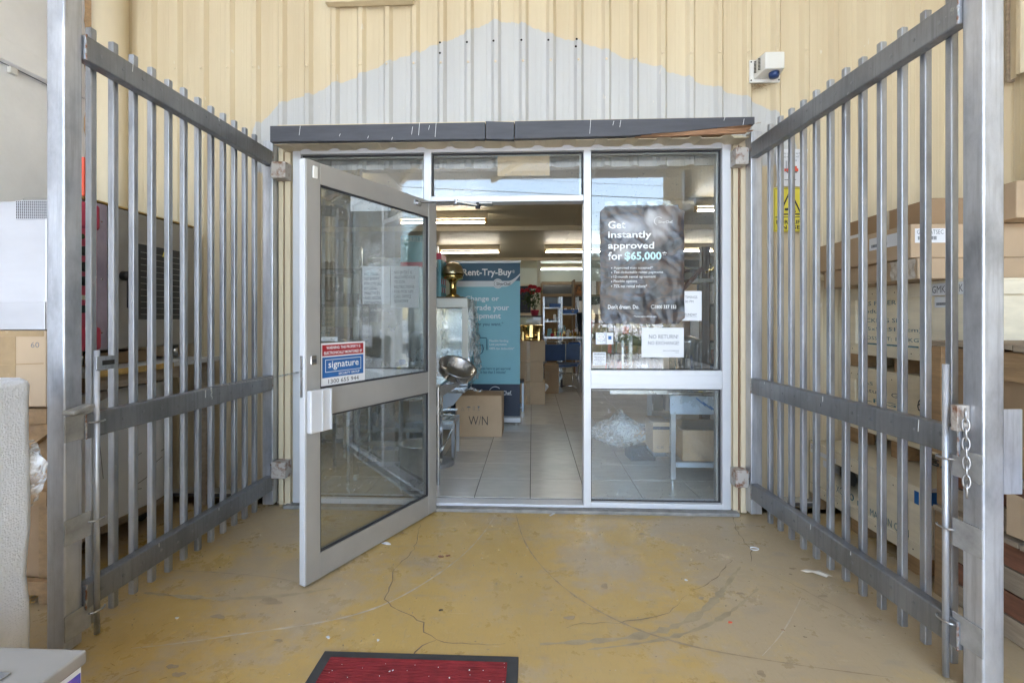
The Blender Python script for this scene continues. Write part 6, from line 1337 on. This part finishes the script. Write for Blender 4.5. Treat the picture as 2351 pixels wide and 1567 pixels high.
t = sheetp('small white clip board edge at left of the left pane', 726,773,775,783, name='paper_strip')
t = sheetp('plain brown cardboard rectangle behind the transom window', 1142,344,1262,403, 'card', 'cardboard_sheet', 'cardboard', y=YG+.0085)
t = sheetp('white sheet with opening times half hidden by the dark poster', 1560,668,1611,736)
ptext(t, 'TIMINGS', 1573,1601,679,685); ptext(t, '00 PM', 1573,1592,689,695); ptext(t, 'SUNDAY', 1572,1600,719,725, bold=.01); a = PY(1572,726.5,YP-.0005); b = PY(1600,727,YP-.0005); MB().box(a.x,b.x,YP-.0008,YP-.0002,b.z,a.z).build('underline', M['ink_grey'], t)
t = sheetp('white no return no exchange notice below the dark poster', 1473,752,1570,820)
ptext(t, 'NO RETURN!', 1490,1557,768,777); ptext(t, 'NO EXCHANGE!', 1488,1559,783,791); ptext(t, 'THANK YOU FOR YOUR UNDERSTANDING', 1522,1559,803.5,806, ); ptext(t, 'THANKS', 1549,1559,808,810)
t = sheetp('small grey card with a round emblem low on the right pane', 1368,763,1392.5,790, 'galv', 'payment_sticker', 'sticker')
c = PY(1380,773,YP-.001); MB().tube([(c.x+.022*math.cos(q),YP-.001,c.z+.022*math.sin(q)) for q in [2*math.pi*i/20 for i in range(20)]], .0016, 5, closed=True).box(c.x-.012,c.x+.012,YP-.0016,YP-.0008,c.z-.010,c.z-.004).box(c.x-.010,c.x+.010,YP-.0016,YP-.0008,c.z+.004,c.z+.010).build('round_emblem', M['ink_white'], t); ptext(t,'WELCOME',1371,1390,784,787,'ink_white')
t = sheetp('small white card with a blue block low on the right pane', 1393,763,1408,790, 'paper', 'payment_sticker', 'sticker')
a = PY(1396.5,771,YP-.001); b = PY(1404,779,YP-.001); MB().box(a.x,b.x,YP-.0014,YP-.0006,b.z,a.z).build('blue_block', M['sticker_blue'], t)
t = sheetp('small framed warning sticker at lower left of the right pane', 1361,808,1391,838, 'paper', 'warning_sticker', 'sticker')
ptext(t,'WARNING',1363.5,1389,810.5,814.5,'ink_grey',.015)
for i, s in enumerate(['THESE PREMISES ARE','PROTECTED BY A','MONITORED SECURITY','SYSTEM']): ptext(t, s, [1364,1367,1364,1372][i], [1389,1386,1389,1381][i], 818+i*3.6, 820.3+i*3.6)
ptext(t,'ALARM COMPANY',1366,1387,833.5,835.5)
# crumpled poster
def poster_mat():
    m, t, b, out = newmat('dark_glossy_poster_print'); N = t.nodes.new; L = t.links.new
    tc = N('ShaderNodeTexCoord'); mp = N('ShaderNodeMapping'); mp.inputs['Scale'].default_value = (2.6,1,4.2); mp.inputs['Rotation'].default_value = (0,R(-18),0); L(tc.outputs['Object'], mp.inputs[0])
    ns = N('ShaderNodeTexNoise'); ns.inputs['Scale'].default_value = 1.7; ns.inputs['Detail'].default_value = 4; ns.inputs['Distortion'].default_value = 1.2; L(mp.outputs[0], ns.inputs['Vector'])
    cr = N('ShaderNodeValToRGB'); e = cr.color_ramp.elements; e[0].position = .33; e[0].color = (.014,.015,.018,1); e[1].position = .72; e[1].color = (.17,.175,.21,1)
    for p, c in ((.43,(.045,.045,.052,1)),(.51,(.085,.055,.042,1)),(.58,(.04,.04,.048,1))): q = e.new(p); q.color = c
    L(ns.outputs['Fac'], cr.inputs[0])
    def ell(cx, cz, rx, rz, soft, rot=0):
        g = N('ShaderNodeMapping'); g.vector_type = 'TEXTURE'; g.inputs['Location'].default_value = (cx,0,cz); g.inputs['Scale'].default_value = (rx,1,rz); g.inputs['Rotation'].default_value = (0,R(rot),0); L(tc.outputs['Object'], g.inputs[0])
        sx = N('ShaderNodeSeparateXYZ'); L(g.outputs[0], sx.inputs[0]); a = N('ShaderNodeCombineXYZ'); L(sx.outputs[0], a.inputs[0]); L(sx.outputs[2], a.inputs[1])
        ln = N('ShaderNodeVectorMath'); ln.operation = 'LENGTH'; L(a.outputs[0], ln.inputs[0]); mr = N('ShaderNodeMapRange'); mr.inputs[1].default_value = 1; mr.inputs[2].default_value = 1-soft; L(ln.outputs['Value'], mr.inputs[0]); return mr.outputs[0]
    def mx(f, a, c):
        q = N('ShaderNodeMix'); q.data_type = 'RGBA'; L(f, q.inputs[0]); L(a, q.inputs[6]); q.inputs[7].default_value = (*c,1); return q.outputs[2]
    c = cr.outputs[0]
    c = mx(ell(-.10,.66,.17,.09,.7), c, (.42,.43,.47)); c = mx(ell(.115,.66,.10,.15,.6,15), c, (.34,.32,.32)); c = mx(ell(.06,.72,.05,.075,.7,-10), c, (.46,.45,.46)); c = mx(ell(.10,.56,.06,.05,.8), c, (.14,.11,.10)); c = mx(ell(.17,.78,.06,.06,.8), c, (.18,.13,.10)); c = mx(ell(-.12,.48,.07,.06,.7), c, (.38,.37,.37))
    L(c, b.inputs['Base Color']); b.inputs['Roughness'].default_value = .28
    n2 = N('ShaderNodeTexNoise'); n2.inputs['Scale'].default_value = 6; n2.inputs['Detail'].default_value = 5; n2.inputs['Distortion'].default_value = 1.6; L(tc.outputs['Object'], n2.inputs['Vector']); bp = N('ShaderNodeBump'); bp.inputs['Strength'].default_value = .5; bp.inputs['Distance'].default_value = .01; L(n2.outputs['Fac'], bp.inputs['Height']); L(bp.outputs[0], b.inputs['Normal'])
    return m
YS = YG-.010
a = PY(1378,472,YS); b = PY(1571,743,YS); PXX0, PXX1, PZ0, PZ1 = a.x, b.x, b.z, a.z; cx = (PXX0+PXX1)/2
pst = thing('finance_poster', 'crumpled dark glossy finance poster with white headline taped to the right pane', 'poster', (cx, YS, PZ0))
def crump(x, z):
    u = (x-PXX0)/(PXX1-PXX0); v = (z-PZ0)/(PZ1-PZ0); edge = max(0, .16-v)/.16 + max(0, u-.86)/.14*.8 + max(0, .07-u)/.07*.5 + max(0, v-.93)/.07*.3
    return .012*edge*abs(1)*noise.noise(Vector((x*16+7, z*9, 2.5))) + .007*noise.noise(Vector((x*5+z*4, z*9, .3))) + .009*max(0,.35-v)*abs(noise.noise(Vector((x*13, z*5+x*6, 8.1))))*4 + .004*noise.noise(Vector((x*22+z*18, z*14-x*5, 1.7)))
def pf_(u, v):
    x = PXX0+(PXX1-PXX0)*u; z = PZ0+(PZ1-PZ0)*v
    # rounded / curled corners
    du = min(u, 1-u); dvb = min(v, 1-v)
    if du < .07 and dvb < .05: k = (1-du/.07)*(1-dvb/.05)*(1.6 if u > .5 and v > .5 else .8); x += (cx-x)*.10*k; z += ((PZ0+PZ1)/2-z)*.06*k
    x += (.006*noise.noise(Vector((z*14, u, 4))) if u < .02 or u > .98 else 0); z += (.010*noise.noise(Vector((x*20, v, 6))) if v < .02 else 0)
    return (x, YS - crump(x, z), z)
MB().grid(pf_, 60, 84).build('poster_sheet', poster_mat(), pst, smooth=True)
def pt(s, px0, px1, py0, py1, m='ink_white', bold=0): ptext(pst, s, px0, px1, py0, py1, m, bold, y=YS-.0015, wrap=lambda u, q: crump(u, q))
pt('Get',1396,1436,507,525,bold=.02); pt('instantly',1396,1496,530,551,bold=.02); pt('approved',1396,1502,555,576,bold=.02); pt('for',1396,1429,578,597,bold=.02); M['pale_cyan'] = flat('pale_cyan_ink', (.55,.78,.82), .5); pt('$65,000',1434,1519,577,600,'pale_cyan',.03); pt('*',1521,1531,577,587,bold=.02)
for i, (s, x1) in enumerate([('Approved visas accepted*',1499),('Tax-deductable rental payments',1522),('12-month rental agreement',1505),('Flexible options',1463),('75% net rental rebate*',1486)]):
    y0 = 611+i*10.3; pt(s,1409,x1,y0,y0+8); pt('.',1403,1405.5,y0+3,y0+5.5,bold=.05)
pt("Don't dream. Do.",1396,1467,699,709,bold=.01); pt('1800 337 153',1504,1552,700,708.5,bold=.015); pt('SilverChef.',1512,1545,506,512); pt('*Terms and conditions apply.',1455,1508,724,729)
c = PY(1510,509,YP+.015); MB().tube([(c.x+.028*math.cos(q),YS-.0025-crump(c.x,c.z),c.z+.028*math.sin(q)) for q in [R(45)+i*R(200)/20 for i in range(21)]], .0015, 5).build('logo_arc', M['ink_white'], pst)
c = PY(1497,704,YP+.015); MB().tube([(c.x+.012*math.cos(q),YS-.0025-crump(c.x,c.z),c.z+.012*math.sin(q)) for q in [R(45)+i*R(300)/16 for i in range(17)]], .0012, 5).build('phone_mark', M['ink_white'], pst)
# clear tape strip above and below the poster
for z0, z1, x0, x1 in ((PZ1-.01, PZ1+.025, PXX0+.03, PXX1-.06),(PZ0-.03, PZ0+.012, PXX0+.05, PXX1-.02)): MB().grid(lambda u, v: (x0+(x1-x0)*u, YS-.004+.002*math.sin(u*30+v*3), z0+(z1-z0)*v+.003*math.sin(u*9)), 24, 2).build('clear_tape', M['glass_in'], pst, smooth=True)
bpy.context.view_layer.update()
